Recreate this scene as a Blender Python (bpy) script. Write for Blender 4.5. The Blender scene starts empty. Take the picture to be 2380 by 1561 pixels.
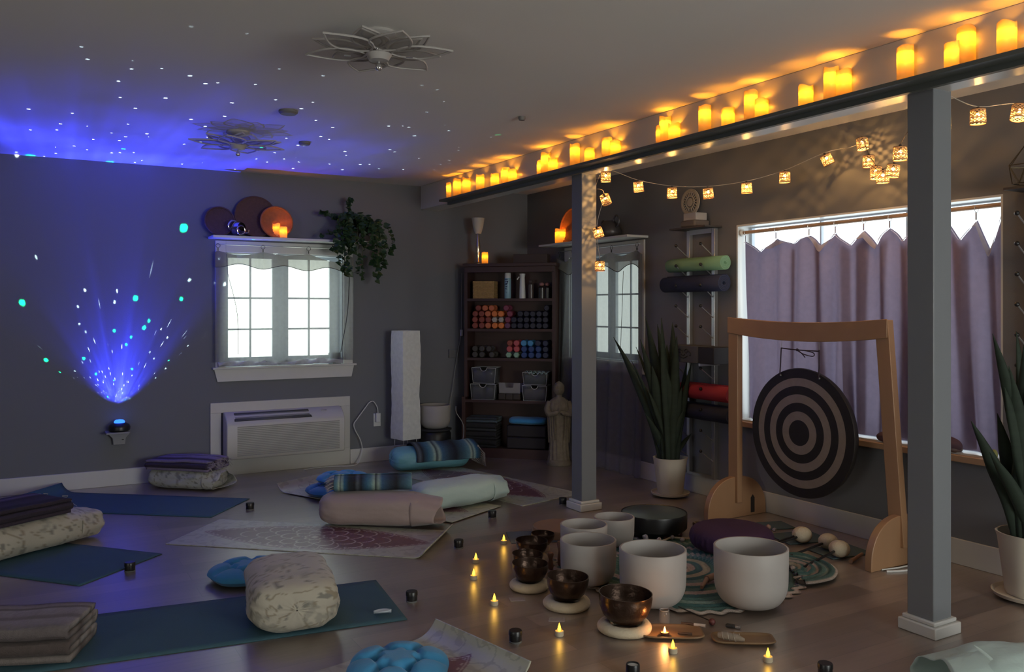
import bpy, math, random
import numpy as np
from mathutils import Vector, Matrix, noise, Euler
PI = math.pi
R = math.radians
scene = bpy.context.scene
COL = scene.collection
# ---------------------------------------------------------------- camera, world, exposure
H = 1.4                                    # camera height
cam_d = bpy.data.cameras.new('camera'); cam = bpy.data.objects.new('camera', cam_d); COL.objects.link(cam)
cam.location = (0, 0, H); cam.rotation_euler = (R(90), 0, R(-30))
cam_d.sensor_fit = 'HORIZONTAL'; cam_d.sensor_width = 36.0; cam_d.lens = 36.0 * 1980 / 2380
cam_d.shift_y = -62.5 / 2380; cam_d.clip_start = .05
scene.camera = cam
w = bpy.data.worlds.new('world'); scene.world = w; w.use_nodes = True
w.node_tree.nodes['Background'].inputs[0].default_value = (.6, .75, .9, 1)
w.node_tree.nodes['Background'].inputs[1].default_value = .25
scene.view_settings.view_transform = 'Standard'; scene.view_settings.look = 'None'
scene.view_settings.gamma = 1; scene.view_settings.use_curve_mapping = False
scene.view_settings.exposure = 0.22
cy = scene.cycles
cy.max_bounces = 7; cy.diffuse_bounces = 4; cy.glossy_bounces = 3; cy.transmission_bounces = 5
cy.transparent_max_bounces = 12; cy.sample_clamp_indirect = 2.0; cy.sample_clamp_direct = 0
cy.caustics_reflective = False; cy.caustics_refractive = False; cy.blur_glossy = 1.0
cy.use_denoising = True
try: cy.use_light_tree = True
except Exception: pass
# strengths of the room's lights
WIN_A, WIN_B, WIN_C = 4.2, 2.2, 1.1        # daylight seen through the three windows in view
WIN_BACK, FILL_LEFT = 12.5, 4.5               # daylight through the window behind the camera, and the added left fill
CANDLE_W, LANTERN_W, PROJ_W = .72, 1.45, 58.0

# ---------------------------------------------------------------- materials
def srgb(r, g, b):
    f = lambda c: (c/255/12.92 if c <= 10 else ((c/255+.055)/1.055)**2.4)
    return (f(r), f(g), f(b))
class NT:
    def __init__(s, m): s.t = m.node_tree; s.n = s.t.nodes; s.l = s.t.links
    def new(s, t, **k):
        n = s.n.new(t)
        for a, b in k.items():
            if a.startswith('i_'):
                n.inputs[int(a[2:]) if a[2:].isdigit() else a[2:].replace('_', ' ')].default_value = b
            else: setattr(n, a, b)
        return n
    def link(s, a, b): s.l.new(a, b)
def newmat(name):
    m = bpy.data.materials.new(name); m.use_nodes = True
    t = NT(m); p = t.n['Principled BSDF']
    return m, t, p
def mat(name, col, rough=.6, metal=0, var=.12, scale=8, bump=0, bscale=60, emit=0, ecol=None, spec=.5, attr=False, coat=0, sheen=0, stretch=(1,1,1)):
    """plain surface with a little procedural tone variation and grain; attr = colour comes from the mesh's own printed pattern"""
    m, t, p = newmat(name)
    tc = t.new('ShaderNodeTexCoord'); mp = t.new('ShaderNodeMapping'); mp.inputs[3].default_value = stretch
    t.link(tc.outputs['Object'], mp.inputs[0])
    nz = t.new('ShaderNodeTexNoise'); nz.inputs['Scale'].default_value = scale; nz.inputs['Detail'].default_value = 4
    t.link(mp.outputs[0], nz.inputs['Vector'])
    mr = t.new('ShaderNodeMapRange'); mr.inputs[3].default_value = 1-var; mr.inputs[4].default_value = 1+var
    t.link(nz.outputs[0], mr.inputs[0])
    mx = t.new('ShaderNodeMixRGB', blend_type='MULTIPLY'); mx.inputs[0].default_value = 1
    if attr:
        at = t.new('ShaderNodeAttribute'); at.attribute_name = 'Col'; t.link(at.outputs[0], mx.inputs[1])
    else: mx.inputs[1].default_value = (*col, 1)
    t.link(mr.outputs[0], mx.inputs[2]); t.link(mx.outputs[0], p.inputs['Base Color'])
    p.inputs['Roughness'].default_value = rough; p.inputs['Metallic'].default_value = metal
    p.inputs['Specular IOR Level'].default_value = spec
    if coat: p.inputs['Coat Weight'].default_value = coat; p.inputs['Coat Roughness'].default_value = .42; p.inputs['Coat IOR'].default_value = 1.7
    if sheen: p.inputs['Sheen Weight'].default_value = sheen
    if bump:
        nb = t.new('ShaderNodeTexNoise'); nb.inputs['Scale'].default_value = bscale; nb.inputs['Detail'].default_value = 3
        t.link(mp.outputs[0], nb.inputs['Vector'])
        b = t.new('ShaderNodeBump'); b.inputs['Strength'].default_value = bump; b.inputs['Distance'].default_value = .01
        t.link(nb.outputs[0], b.inputs['Height']); t.link(b.outputs[0], p.inputs['Normal'])
    if emit:
        p.inputs['Emission Color'].default_value = (*(ecol or col), 1); p.inputs['Emission Strength'].default_value = emit
    return m
def cloth_through(name, col, transp=0, trans=.5, rough=.9):
    """thin cloth: reflects, lets light through, optionally partly see-through"""
    m, t, p = newmat(name)
    t.n.remove(p); out = t.n['Material Output']
    tc = t.new('ShaderNodeTexCoord'); nz = t.new('ShaderNodeTexNoise'); nz.inputs['Scale'].default_value = 30
    t.link(tc.outputs['Object'], nz.inputs['Vector'])
    mr = t.new('ShaderNodeMapRange'); mr.inputs[3].default_value = .88; mr.inputs[4].default_value = 1.12; t.link(nz.outputs[0], mr.inputs[0])
    mx = t.new('ShaderNodeMixRGB', blend_type='MULTIPLY'); mx.inputs[0].default_value = 1; mx.inputs[1].default_value = (*col, 1)
    t.link(mr.outputs[0], mx.inputs[2])
    d = t.new('ShaderNodeBsdfDiffuse'); tr = t.new('ShaderNodeBsdfTranslucent')
    t.link(mx.outputs[0], d.inputs[0]); t.link(mx.outputs[0], tr.inputs[0])
    ms = t.new('ShaderNodeMixShader'); ms.inputs[0].default_value = trans
    t.link(d.outputs[0], ms.inputs[1]); t.link(tr.outputs[0], ms.inputs[2])
    last = ms
    if transp:
        tp = t.new('ShaderNodeBsdfTransparent'); m2 = t.new('ShaderNodeMixShader'); m2.inputs[0].default_value = transp
        t.link(ms.outputs[0], m2.inputs[1]); t.link(tp.outputs[0], m2.inputs[2]); last = m2
    t.link(last.outputs[0], out.inputs[0])
    return m
def window_light(name, col, strength, wrinkle=0.0):
    """daylit pane or backlit roller shade; strength is the daylight behind it"""
    m, t, p = newmat(name)
    t.n.remove(p); out = t.n['Material Output']
    e = t.new('ShaderNodeEmission'); e.inputs[1].default_value = strength
    tc = t.new('ShaderNodeTexCoord'); mp = t.new('ShaderNodeMapping'); mp.inputs[3].default_value = (14, 14, 3)
    t.link(tc.outputs['Object'], mp.inputs[0])
    nz = t.new('ShaderNodeTexNoise'); nz.inputs['Scale'].default_value = 2; nz.inputs['Distortion'].default_value = 1.5
    t.link(mp.outputs[0], nz.inputs['Vector'])
    mr = t.new('ShaderNodeMapRange'); mr.inputs[3].default_value = 1-wrinkle; mr.inputs[4].default_value = 1+wrinkle; t.link(nz.outputs[0], mr.inputs[0])
    mx = t.new('ShaderNodeMixRGB', blend_type='MULTIPLY'); mx.inputs[0].default_value = 1; mx.inputs[1].default_value = (*col, 1)
    t.link(mr.outputs[0], mx.inputs[2]); t.link(mx.outputs[0], e.inputs[0]); t.link(e.outputs[0], out.inputs[0])
    return m
def floor_mat():
    m, t, p = newmat('grey_brown_plank_floor')
    tc = t.new('ShaderNodeTexCoord')
    br = t.new('ShaderNodeTexBrick'); br.offset = .37; br.offset_frequency = 2
    br.inputs['Color1'].default_value = (.24, .182, .145, 1); br.inputs['Color2'].default_value = (.115, .085, .068, 1)
    br.inputs['Mortar'].default_value = (.05, .04, .035, 1)
    br.inputs['Scale'].default_value = 1; br.inputs['Mortar Size'].default_value = .0012
    br.inputs['Brick Width'].default_value = 1.22; br.inputs['Row Height'].default_value = .145; br.inputs['Bias'].default_value = -.15
    t.link(tc.outputs['Object'], br.inputs['Vector'])
    mp = t.new('ShaderNodeMapping'); mp.inputs[3].default_value = (1.6, 22, 1); t.link(tc.outputs['Object'], mp.inputs[0])
    nz = t.new('ShaderNodeTexNoise'); nz.inputs['Scale'].default_value = 1.6; nz.inputs['Detail'].default_value = 6; nz.inputs['Distortion'].default_value = .6
    t.link(mp.outputs[0], nz.inputs['Vector'])
    mr = t.new('ShaderNodeMapRange'); mr.inputs[3].default_value = .6; mr.inputs[4].default_value = 1.4; t.link(nz.outputs[0], mr.inputs[0])
    mx = t.new('ShaderNodeMixRGB', blend_type='MULTIPLY'); mx.inputs[0].default_value = 1
    t.link(br.outputs[0], mx.inputs[1]); t.link(mr.outputs[0], mx.inputs[2]); t.link(mx.outputs[0], p.inputs['Base Color'])
    p.inputs['Roughness'].default_value = .38
    p.inputs['Coat Weight'].default_value = 1.0; p.inputs['Coat Roughness'].default_value = .36; p.inputs['Coat IOR'].default_value = 2.1
    p.inputs['Specular IOR Level'].default_value = 1.0
    b = t.new('ShaderNodeBump'); b.inputs['Strength'].default_value = .12; b.inputs['Distance'].default_value = .004
    t.link(nz.outputs[0], b.inputs['Height']); t.link(b.outputs[0], p.inputs['Normal'])
    return m
def glass_mat(name, col=(.85, .9, .9), rough=.1, transp=.6):
    m, t, p = newmat(name)
    out = t.n['Material Output']; p.inputs['Base Color'].default_value = (*col, 1); p.inputs['Roughness'].default_value = rough
    tp = t.new('ShaderNodeBsdfTransparent'); ms = t.new('ShaderNodeMixShader'); ms.inputs[0].default_value = transp
    t.link(p.outputs[0], ms.inputs[1]); t.link(tp.outputs[0], ms.inputs[2]); t.link(ms.outputs[0], out.inputs[0])
    return m
MAT = dict(
    wall=mat('slate_grey_wall_paint', (.150, .155, .168), .75, var=.04, scale=1.5, bump=.08, bscale=180),
    ceil=mat('matte_white_ceiling_paint', (.80, .785, .75), .85, var=.03, scale=1.2, bump=.05, bscale=120),
    floor=floor_mat(),
    trim=mat('white_trim_paint', (.55, .54, .52), .45, var=.04),
    post=mat('grey_post_paint', (.165, .172, .185), .5, var=.05, scale=3, bump=.05, bscale=150),
    header=mat('glossy_white_header_paint', (.6, .6, .58), .28, var=.08, scale=4),
    ledge=mat('grey_green_ledge_wood', (.09, .1, .09), .5, var=.2, stretch=(1, .1, 1)),
    shade_a=window_light('daylit_roller_shade', (.86, 1.0, .87), WIN_A, .22),
    pane_b=window_light('overcast_daylight_pane', (.83, .95, 1.0), WIN_B, .05),
    pane_c=window_light('daylit_garden_pane', (.86, 1.0, .93), WIN_C, .12),
    pane_back=window_light('daylight_behind_camera', (.97, 1.0, .95), WIN_BACK),
    fill_pane=window_light('added_fill_left', (1.0, .96, .88), FILL_LEFT),  # glow of the added left window
    muntin=mat('white_vinyl', (.5, .56, .62), .4, var=.03),
    sheer=cloth_through('grey_sheer_voile', (.22, .22, .23), .34, .6),
    sheer_d=cloth_through('grey_sheer_voile_gathered', (.25, .25, .27), .35, .5),
    sheer_h=cloth_through('grey_sheer_hem', (.30, .28, .25), .22, .45),
    purple=cloth_through('lavender_grey_curtain_cloth', (.225, .19, .275), 0, .22),
    rodw=mat('varnished_wood_rod', (.42, .27, .17), .4, var=.15),
    pine=mat('honey_pine', (.31, .172, .09), .42, var=.22, scale=5, stretch=(1, 1, .12)),
    pineb=mat('honey_pine_board', (.31, .172, .09), .42, var=.2, scale=5, stretch=(.15, 1, 1)),
    white=mat('white_plastic', (.62, .62, .60), .4, var=.03),
    beige=mat('warm_white_appliance_plastic', (.52, .50, .46), .45, var=.03),
    grille=mat('dark_grey_grille_plastic', (.06, .06, .065), .5),
    paper=cloth_through('white_rice_paper', (.92, .92, .88), 0, .35),
    frost=mat('frosted_quartz', (.37, .345, .325), .55, var=.04, spec=.4),
    bronze=mat('dark_hammered_bronze', (.075, .045, .032), .3, metal=.75, var=.35, scale=25, bump=.25, bscale=40),
    felt=mat('cream_felt', (.55, .47, .34), .95, var=.1, bump=.3, bscale=90),
    black=mat('black_plastic', (.012, .012, .013), .35, var=.1),
    blackm=mat('matte_black', (.02, .02, .022), .7),
    drumskin=mat('grey_green_drum_skin', (.075, .10, .10), .3, var=.1),
    cherry=mat('dark_cherry_veneer', (.050, .022, .018), .5, var=.3, scale=6, stretch=(1, 1, .15)),
    wicker=mat('woven_straw', (.45, .29, .12), .8, var=.35, scale=60, bump=.4, bscale=120),
    terrac=mat('rust_woven_plate', (.34, .11, .035), .8, var=.3, scale=40, bump=.3, bscale=90),
    brownb=mat('brown_woven_basket', (.10, .052, .035), .85, var=.3, scale=50, bump=.4, bscale=100),
    plumb=mat('plum_woven_basket', (.085, .045, .05), .85, var=.3, scale=50, bump=.4, bscale=100),
    chrome=mat('tarnished_silver', (.45, .42, .42), .22, metal=1, var=.3),
    steel=mat('brushed_steel', (.5, .5, .5), .35, metal=.8),
    leaf=mat('snake_plant_leaf', (.011, .022, .012), .8, var=.5, scale=22, stretch=(.3, .3, 1.6)),
    leafv=mat('glossy_vine_leaf', (.022, .055, .02), .45, var=.3),
    pot=mat('white_glazed_pot', (.50, .45, .37), .45, var=.08),
    soil=mat('potting_soil', (.03, .02, .015), .95),
    stone=mat('weathered_cast_stone', (.17, .14, .10), .8, var=.35, scale=30, bump=.4, bscale=60),
    bluemat=mat('blue_grey_yoga_mat', (.038, .098, .125), .75, var=.08, bump=.25, bscale=300),
    cyan=mat('bright_blue_cushion_cotton', (.045, .27, .52), .8, var=.1, bump=.15, bscale=150, sheen=.2),
    cyan2=mat('deep_blue_cushion_cotton', (.03, .17, .40), .8, var=.1, bump=.15, bscale=150, sheen=.2),
    mint=mat('mint_pillowcase', (.42, .53, .50), .8, var=.05, bump=.15, bscale=60, sheen=.2),
    teal=mat('teal_satin_pillowcase', (.14, .36, .42), .5, var=.08, bump=.1, bscale=60),
    pink=mat('dusty_pink_pillowcase', (.34, .26, .24), .75, var=.05, bump=.15, bscale=50, sheen=.2),
    print_=mat('printed_cotton', (1, 1, 1), .8, var=.06, attr=True, bump=.15, bscale=60, sheen=.2),
    woven=mat('woven_blanket_yarn', (1, 1, 1), .95, var=.14, scale=60, attr=True, bump=.5, bscale=260),
    matprint=mat('printed_natural_rubber', (1, 1, 1), .42, var=.07, scale=20, attr=True, spec=.9, coat=.7),
    crochet=mat('crocheted_yarn', (1, 1, 1), .95, var=.16, scale=70, attr=True, bump=.6, bscale=220),
    zafu=mat('purple_cotton', (.038, .012, .05), .85, var=.12, bump=.2, bscale=120),
    tealcloth=mat('blue_grey_felt_pad', (.07, .11, .12), .9, var=.1),
    gongdark=mat('gong_dark_patina', (.045, .038, .034), .42, metal=.65, var=.2, scale=12),
    gongbr=mat('gong_brushed_bronze', (.36, .28, .21), .38, metal=.55, var=.15, scale=30),
    rope=mat('dark_plum_cord', (.02, .008, .02), .8),
    woolw=mat('cream_wool_mallet_head', (.55, .48, .35), .95, var=.1, bump=.3, bscale=120),
    clay=mat('pink_brown_wood', (.17, .085, .06), .6, var=.2),
    traywood=mat('brown_wooden_tray', (.17, .105, .055), .5, var=.25, stretch=(.2, 1, 1)),
    flame=mat('amber_led_flame', (1, .55, .03), .5, emit=5, ecol=(1, .50, .03)),
    realflame=mat('live_candle_flame', (1, .4, .1), .5, emit=14, ecol=(1, .38, .08)),
    teaw=mat('warm_white_tealight_cup', (.55, .47, .33), .5),
    wax=cloth_through('ivory_wax', (.80, .64, .38), .22, .6),
    bulb=mat('warm_bulb', (1, .6, .2), .5, emit=22, ecol=(1, .55, .16)),
    lantern=cloth_through('perforated_cream_lantern_card', (.92, .70, .42), 0, .62),
    clear=glass_mat('clear_plastic_bin', (.16, .17, .18), .25, .6),
    glass=glass_mat('clear_glass', (.25, .25, .25), .05, .82),
    lotus=mat('pale_grey_metal_petal', (.42, .40, .38), .5, var=.1),
    sheerp=cloth_through('fine_mesh_petal_fill', (.40, .38, .36), .62, .3),
    crystal=mat('pale_rough_crystal', (.36, .32, .34), .25, var=.25, scale=30, spec=.7),
    amethyst=mat('dark_rose_stone', (.07, .028, .028), .2, var=.3, scale=30),
    peach=mat('peach_stone_ball', (.26, .14, .09), .45, var=.15),
    card=mat('printed_card', (.30, .25, .22), .6, var=.3, scale=60),
)
def flat(name, col, rough=.6, **k):
    if name not in MAT: MAT[name] = mat(name, col, rough, **k)
    return MAT[name]

# ---------------------------------------------------------------- mesh helpers
class MB:
    def __init__(s): s.v = []; s.f = []; s.mi = []; s.c = []; s.cur = 0; s.T = None
    def add(s, vs, fs, m=None, cols=None):
        o = len(s.v)
        for q in vs:
            q = Vector(q)
            s.v.append(tuple(s.T @ q) if s.T else tuple(q))
        s.f += [tuple(i+o for i in f) for f in fs]
        s.mi += [s.cur if m is None else m]*len(fs)
        s.c += list(cols) if cols is not None else [(1, 1, 1)]*len(vs)
        return s
    def box(s, lo, hi, m=None):
        x0, y0, z0 = lo; x1, y1, z1 = hi
        return s.add([(x0,y0,z0),(x1,y0,z0),(x1,y1,z0),(x0,y1,z0),(x0,y0,z1),(x1,y0,z1),(x1,y1,z1),(x0,y1,z1)],
                     [(0,3,2,1),(4,5,6,7),(0,1,5,4),(1,2,6,5),(2,3,7,6),(3,0,4,7)], m)
    def prism(s, poly, a, b, plane='xy', m=None):
        n = len(poly)
        P = {'xy': lambda p, t: (p[0], p[1], t), 'xz': lambda p, t: (p[0], t, p[1]), 'yz': lambda p, t: (t, p[0], p[1])}[plane]
        vs = [P(p, a) for p in poly] + [P(p, b) for p in poly]
        return s.add(vs, [tuple(range(n))[::-1], tuple(range(n, 2*n))] + [(i, (i+1) % n, n+(i+1) % n, n+i) for i in range(n)], m)
    def lathe(s, prof, c=(0, 0, 0), n=32, m=None, fn=None):
        vs = []; k = len(prof)
        for i in range(n):
            a = 2*PI*i/n
            for (r, z) in prof:
                if fn: r, z = fn(r, z, a)
                vs.append((c[0]+r*math.cos(a), c[1]+r*math.sin(a), c[2]+z))
        fs = [(i*k+j, ((i+1) % n)*k+j, ((i+1) % n)*k+j+1, i*k+j+1) for i in range(n) for j in range(k-1)]
        return s.add(vs, fs, m)
    def tube(s, pts, r, n=8, m=None, cap=True):
        pts = [Vector(p) for p in pts]; vs = []; N = len(pts)
        rr = r if isinstance(r, (list, tuple)) else [r]*N
        up = Vector((0, 0, 1))
        t0 = (pts[1]-pts[0]).normalized()
        if abs(t0.dot(up)) > .9: up = Vector((1, 0, 0))
        a = t0.cross(up).normalized()
        for i, p in enumerate(pts):
            t = (pts[min(i+1, N-1)]-pts[max(i-1, 0)]).normalized()
            a = (a - t*a.dot(t)).normalized(); b = t.cross(a)
            for j in range(n):
                q = 2*PI*j/n; vs.append(p + (a*math.cos(q)+b*math.sin(q))*rr[i])
        fs = [(i*n+j, i*n+(j+1) % n, (i+1)*n+(j+1) % n, (i+1)*n+j) for i in range(N-1) for j in range(n)]
        if cap: fs += [tuple(range(n))[::-1], tuple(range((N-1)*n, N*n))]
        return s.add(vs, fs, m)
    def grid(s, fn, nu, nv, wrapu=False, wrapv=False, m=None, col=None):
        vs = []; cs = []
        for i in range(nu+(0 if wrapu else 1)):
            for j in range(nv+(0 if wrapv else 1)):
                u, v = i/nu, j/nv
                vs.append(fn(u, v)); cs.append(col(u, v) if col else (1, 1, 1))
        W = nv+(0 if wrapv else 1); HN = nu+(0 if wrapu else 1)
        fs = [(i*W+j, ((i+1) % HN)*W+j, ((i+1) % HN)*W+(j+1) % W, i*W+(j+1) % W) for i in range(nu) for j in range(nv)]
        return s.add(vs, fs, m, cs)
    def ball(s, c, r, n=16, k=10, m=None, sq=(1, 1, 1)):
        return s.grid(lambda u, v: (c[0]+sq[0]*r*math.cos(2*PI*u)*math.sin(PI*v), c[1]+sq[1]*r*math.sin(2*PI*u)*math.sin(PI*v), c[2]-sq[2]*r*math.cos(PI*v)), n, k, wrapu=True, m=m)
    def build(s, name, ms, parent=None, loc=(0, 0, 0), rz=0, bevel=0, solid=0, sub=0, sharp=38, rot=None):
        me = bpy.data.meshes.new(name); me.from_pydata(s.v, [], s.f)
        for mm in (ms if isinstance(ms, (list, tuple)) else [ms]): me.materials.append(MAT[mm] if isinstance(mm, str) else mm)
        if max(s.mi, default=0): me.polygons.foreach_set('material_index', s.mi)
        if any(c != (1, 1, 1) for c in s.c):
            at = me.color_attributes.new('Col', 'FLOAT_COLOR', 'POINT')
            at.data.foreach_set('color', np.array([(*c, 1) for c in s.c], dtype=np.float32).ravel())
        me.polygons.foreach_set('use_smooth', [True]*len(me.polygons))
        try: me.set_sharp_from_angle(angle=R(sharp))
        except Exception: pass
        me.update()
        o = bpy.data.objects.new(name, me); COL.objects.link(o)
        o.location = loc; o.rotation_euler = rot or (0, 0, rz)
        if parent: o.parent = parent
        if bevel:
            b = o.modifiers.new('bevel', 'BEVEL'); b.width = bevel; b.segments = 2; b.limit_method = 'ANGLE'; b.angle_limit = R(40)
        if solid:
            b = o.modifiers.new('solid', 'SOLIDIFY'); b.thickness = solid; b.offset = 0
        if sub:
            b = o.modifiers.new('sub', 'SUBSURF'); b.levels = sub; b.render_levels = sub
        return o
def tag(o, label=None, cat=None, group=None, kind=None):
    if label: o['label'] = label
    if cat: o['category'] = cat
    if group: o['group'] = group
    if kind: o['kind'] = kind
    return o
def thing(name, label, cat, loc=(0, 0, 0), rz=0, group=None, rot=None):
    o = bpy.data.objects.new(name, None); COL.objects.link(o); o.empty_display_size = .1
    o.location = loc; o.rotation_euler = rot or (0, 0, rz)
    return tag(o, label, cat, group)
def struct(mb, name, m, **k):
    return tag(mb.build(name, m, **k), kind='structure')
def copy_tree(o, parent=None, loc=None, rz=None, label=None):
    c = o.copy(); COL.objects.link(c); c.parent = parent
    if loc is not None: c.location = loc
    if rz is not None: c.rotation_euler = (c.rotation_euler[0], c.rotation_euler[1], rz)
    if label: c['label'] = label
    for ch in [x for x in list(bpy.data.objects) if x.parent == o]: copy_tree(ch, c)
    return c
def lamp(name, parent, loc, watts, col, rad=.01, kind='POINT'):
    l = bpy.data.lights.new(name, kind); l.energy = watts; l.color = col; l.shadow_soft_size = rad
    o = bpy.data.objects.new(name, l); COL.objects.link(o); o.location = loc; o.parent = parent
    return o
# room measurements: sight line through a photo pixel, met with the floor or a shelf top
def ray(px): t = (px-1190)/1980; return (.5+t*.866025, .866025-t*.5)
def fl(px, py, z=0):
    d = (H-z)*1980/(py-718); a = ray(px); return (a[0]*d, a[1]*d)
def nz(x, y=0, z=0): return noise.noise(Vector((x, y, z)))
# ---------------------------------------------------------------- the room
XB, YA, CZ = 4.47, 7.43, 2.563
XL, YB = -3.4, -3.0
struct(MB().box((XL, YB, -.05), (XB+.3, YA+.3, 0)), 'floor', 'floor')
struct(MB().box((XL-.1, YB-.1, CZ), (XB+.3, YA+.3, CZ+.1)), 'ceiling', 'ceil')
AX0, AX1, AZ0, AZ1 = 1.50, 2.53, .905, 1.88      # window 1 opening, far wall
b = MB(); T = .2
b.box((XL-.1, YA, 0), (AX0, YA+T, CZ)); b.box((AX1, YA, 0), (XB+.25, YA+T, CZ)); b.box((AX0, YA, 0), (AX1, YA+T, AZ0)); b.box((AX0, YA, AZ1), (AX1, YA+T, CZ))
struct(b, 'wall_far', 'wall')
CY0, CY1, CZ0, CZ1 = 5.615, 6.65, .95, 1.88      # window 2 opening, right wall
BY0, BY1, BZ0, BZ1 = 2.585, 4.508, .60, 2.004    # window 3 opening, right wall
b = MB()
for y0, y1 in ((YB, BY0), (BY1, CY0), (CY1, YA)): b.box((XB, y0, 0), (XB+T, y1, CZ))
b.box((XB, BY0, 0), (XB+T, BY1, BZ0)); b.box((XB, BY0, BZ1), (XB+T, BY1, CZ))
b.box((XB, CY0, 0), (XB+T, CY1, CZ0)); b.box((XB, CY0, CZ1), (XB+T, CY1, CZ))
struct(b, 'wall_right', 'wall')
# walls behind the camera: back window, and an added left window for fill light
b = MB(); b.box((XL, YB-T, 0), (1.6, YB, CZ)); b.box((4.2, YB-T, 0), (XB, YB, CZ)); b.box((1.6, YB-T, 0), (4.2, YB, .6)); b.box((1.6, YB-T, 2.1), (4.2, YB, CZ))
struct(b, 'wall_back', 'wall')
b = MB(); b.box((XL-T, YB, 0), (XL, -.5, CZ)); b.box((XL-T, 1.5, 0), (XL, YA, CZ)); b.box((XL-T, -.5, 0), (XL, 1.5, .7)); b.box((XL-T, -.5, 2.0), (XL, 1.5, CZ))
struct(b, 'wall_left', 'wall')
def frame_y(x0, x1, z0, z1, y, d, w, cols=1, rows=1):
    b = MB(); b.box((x0, y, z0), (x0+w, y+d, z1)); b.box((x1-w, y, z0), (x1, y+d, z1)); b.box((x0+w, y, z0), (x1-w, y+d, z0+w)); b.box((x0+w, y, z1-w), (x1-w, y+d, z1))
    for i in range(1, cols): c = x0+(x1-x0)*i/cols; b.box((c-w/4, y, z0+w), (c+w/4, y+d*.8, z1-w))
    for i in range(1, rows): c = z0+(z1-z0)*i/rows; b.box((x0+w, y, c-w/4), (x1-w, y+d*.8, c+w/4))
    return b
def frame_x(y0, y1, z0, z1, x, d, w, cols=1, rows=1):
    b = MB(); b.box((x, y0, z0), (x+d, y0+w, z1)); b.box((x, y1-w, z0), (x+d, y1, z1)); b.box((x, y0+w, z0), (x+d, y1-w, z0+w)); b.box((x, y0+w, z1-w), (x+d, y1-w, z1))
    for i in range(1, cols): c = y0+(y1-y0)*i/cols; b.box((x, c-w/4, z0+w), (x+d*.8, c+w/4, z1-w))
    for i in range(1, rows): c = z0+(z1-z0)*i/rows; b.box((x, y0+w, c-w/4), (x+d*.8, y1-w, c+w/4))
    return b
wn = struct(frame_y(1.6, 4.2, .6, 2.1, YB-.12, .06, .06, 3, 1), 'window_4', 'muntin')
MB().box((1.6, YB-.16, .6), (4.2, YB-.14, 2.1)).build('window_pane', 'pane_back', wn)
wn = struct(frame_x(-.5, 1.5, .7, 2.0, XL-.12, .06, .06, 2, 1), 'fill_window', 'muntin')  # unseen left window, added to bring more light into the room
MB().box((XL-.16, -.5, .7), (XL-.14, 1.5, 2.0)).build('window_pane', 'fill_pane', wn)
# baseboards
b = MB(); b.box((XL, YA-.015, 0), (1.37, YA, .13)); b.box((2.59, YA-.015, 0), (XB, YA, .13)); struct(b, 'baseboard_far', 'trim', bevel=.003)
b = MB(); b.box((XB-.015, YB, 0), (XB, YA-.02, .14)); struct(b, 'baseboard_right', 'trim', bevel=.003)
# header beam with its candle ledge and two posts
struct(MB().box((3.29, YB, 2.34), (3.48, YA, CZ)), 'trim_1', 'header', bevel=.004)
b = MB().box((3.18, YB, 2.341), (3.29, 6.79, 2.358)); b.box((3.262, YB, 2.318), (3.289, 6.79, 2.341)); struct(b, 'trim_2', 'ledge')
for n_, yb in ((3, 4.87), (4, 2.245)):
    p = struct(MB().box((3.37, yb, 0), (3.495, yb+.125, 2.345)), 'trim_%d' % n_, 'post', bevel=.004)
    b = MB(); e = .028
    b.box((3.37-e, yb-e, 0), (3.495+e, yb+.125+e, .05)); b.box((3.37-e*.55, yb-e*.55, .05), (3.495+e*.55, yb+.125+e*.55, .068))
    b.build('post_base_trim', 'header' if n_ == 3 else 'trim', p, bevel=.005)
# ---- window 1 (far wall)
w1 = struct(MB().box((AX0, YA+.02, AZ0-.0), (AX1, YA+.19, AZ0+.01)).box((AX0, YA+.01, AZ0), (AX0+.012, YA+.19, AZ1)).box((AX1-.012, YA+.01, AZ0), (AX1, YA+.19, AZ1)).box((AX0, YA+.01, AZ1-.012), (AX1, YA+.19, AZ1)), 'window_1', 'muntin')
for (x0, x1) in ((1.512, 1.985), (1.995, 2.518)):
    gx0, gx1 = (1.541, 1.918) if x0 < 1.8 else (2.058, 2.434)
    b = MB(); y = 7.53
    b.box((x0, y, AZ0+.01), (gx0, y+.03, AZ1-.012)); b.box((gx1, y, AZ0+.01), (x1, y+.03, AZ1-.012))
    b.box((gx0, y, AZ0+.01), (gx1, y+.03, .985)); b.box((gx0, y, 1.84), (gx1, y+.03, AZ1-.012))
    b.build('sash', 'muntin', w1)
    b = MB(); mid = (gx0+gx1)/2
    b.box((mid-.008, y+.005, .985), (mid+.008, y+.025, 1.84))
    for zz in (1.225, 1.495): b.box((gx0, y+.005, zz-.008), (gx1, y+.025, zz+.008))
    b.build('muntin_bars', 'muntin', w1)
    MB().box((gx0-.01, y+.04, .97), (gx1+.01, y+.045, 1.85)).build('roller_shade', 'shade_a', w1)
b = MB(); b.box((1.415, YA-.016, .90), (1.50, YA, 1.975)); b.box((2.53, YA-.016, .90), (2.613, YA, 1.975)); b.box((1.50, YA-.016, 1.88), (2.53, YA, 1.975))
b.prism([(1.43, .79), (2.60, .79), (2.625, .895), (1.405, .895)], YA-.02, YA, 'xz')
b.build('window_casing', 'trim', w1, bevel=.002)
MB().box((1.39, YA-.045, .893), (2.64, YA+.10, .91)).build('window_stool', 'trim', w1, bevel=.003)
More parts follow.
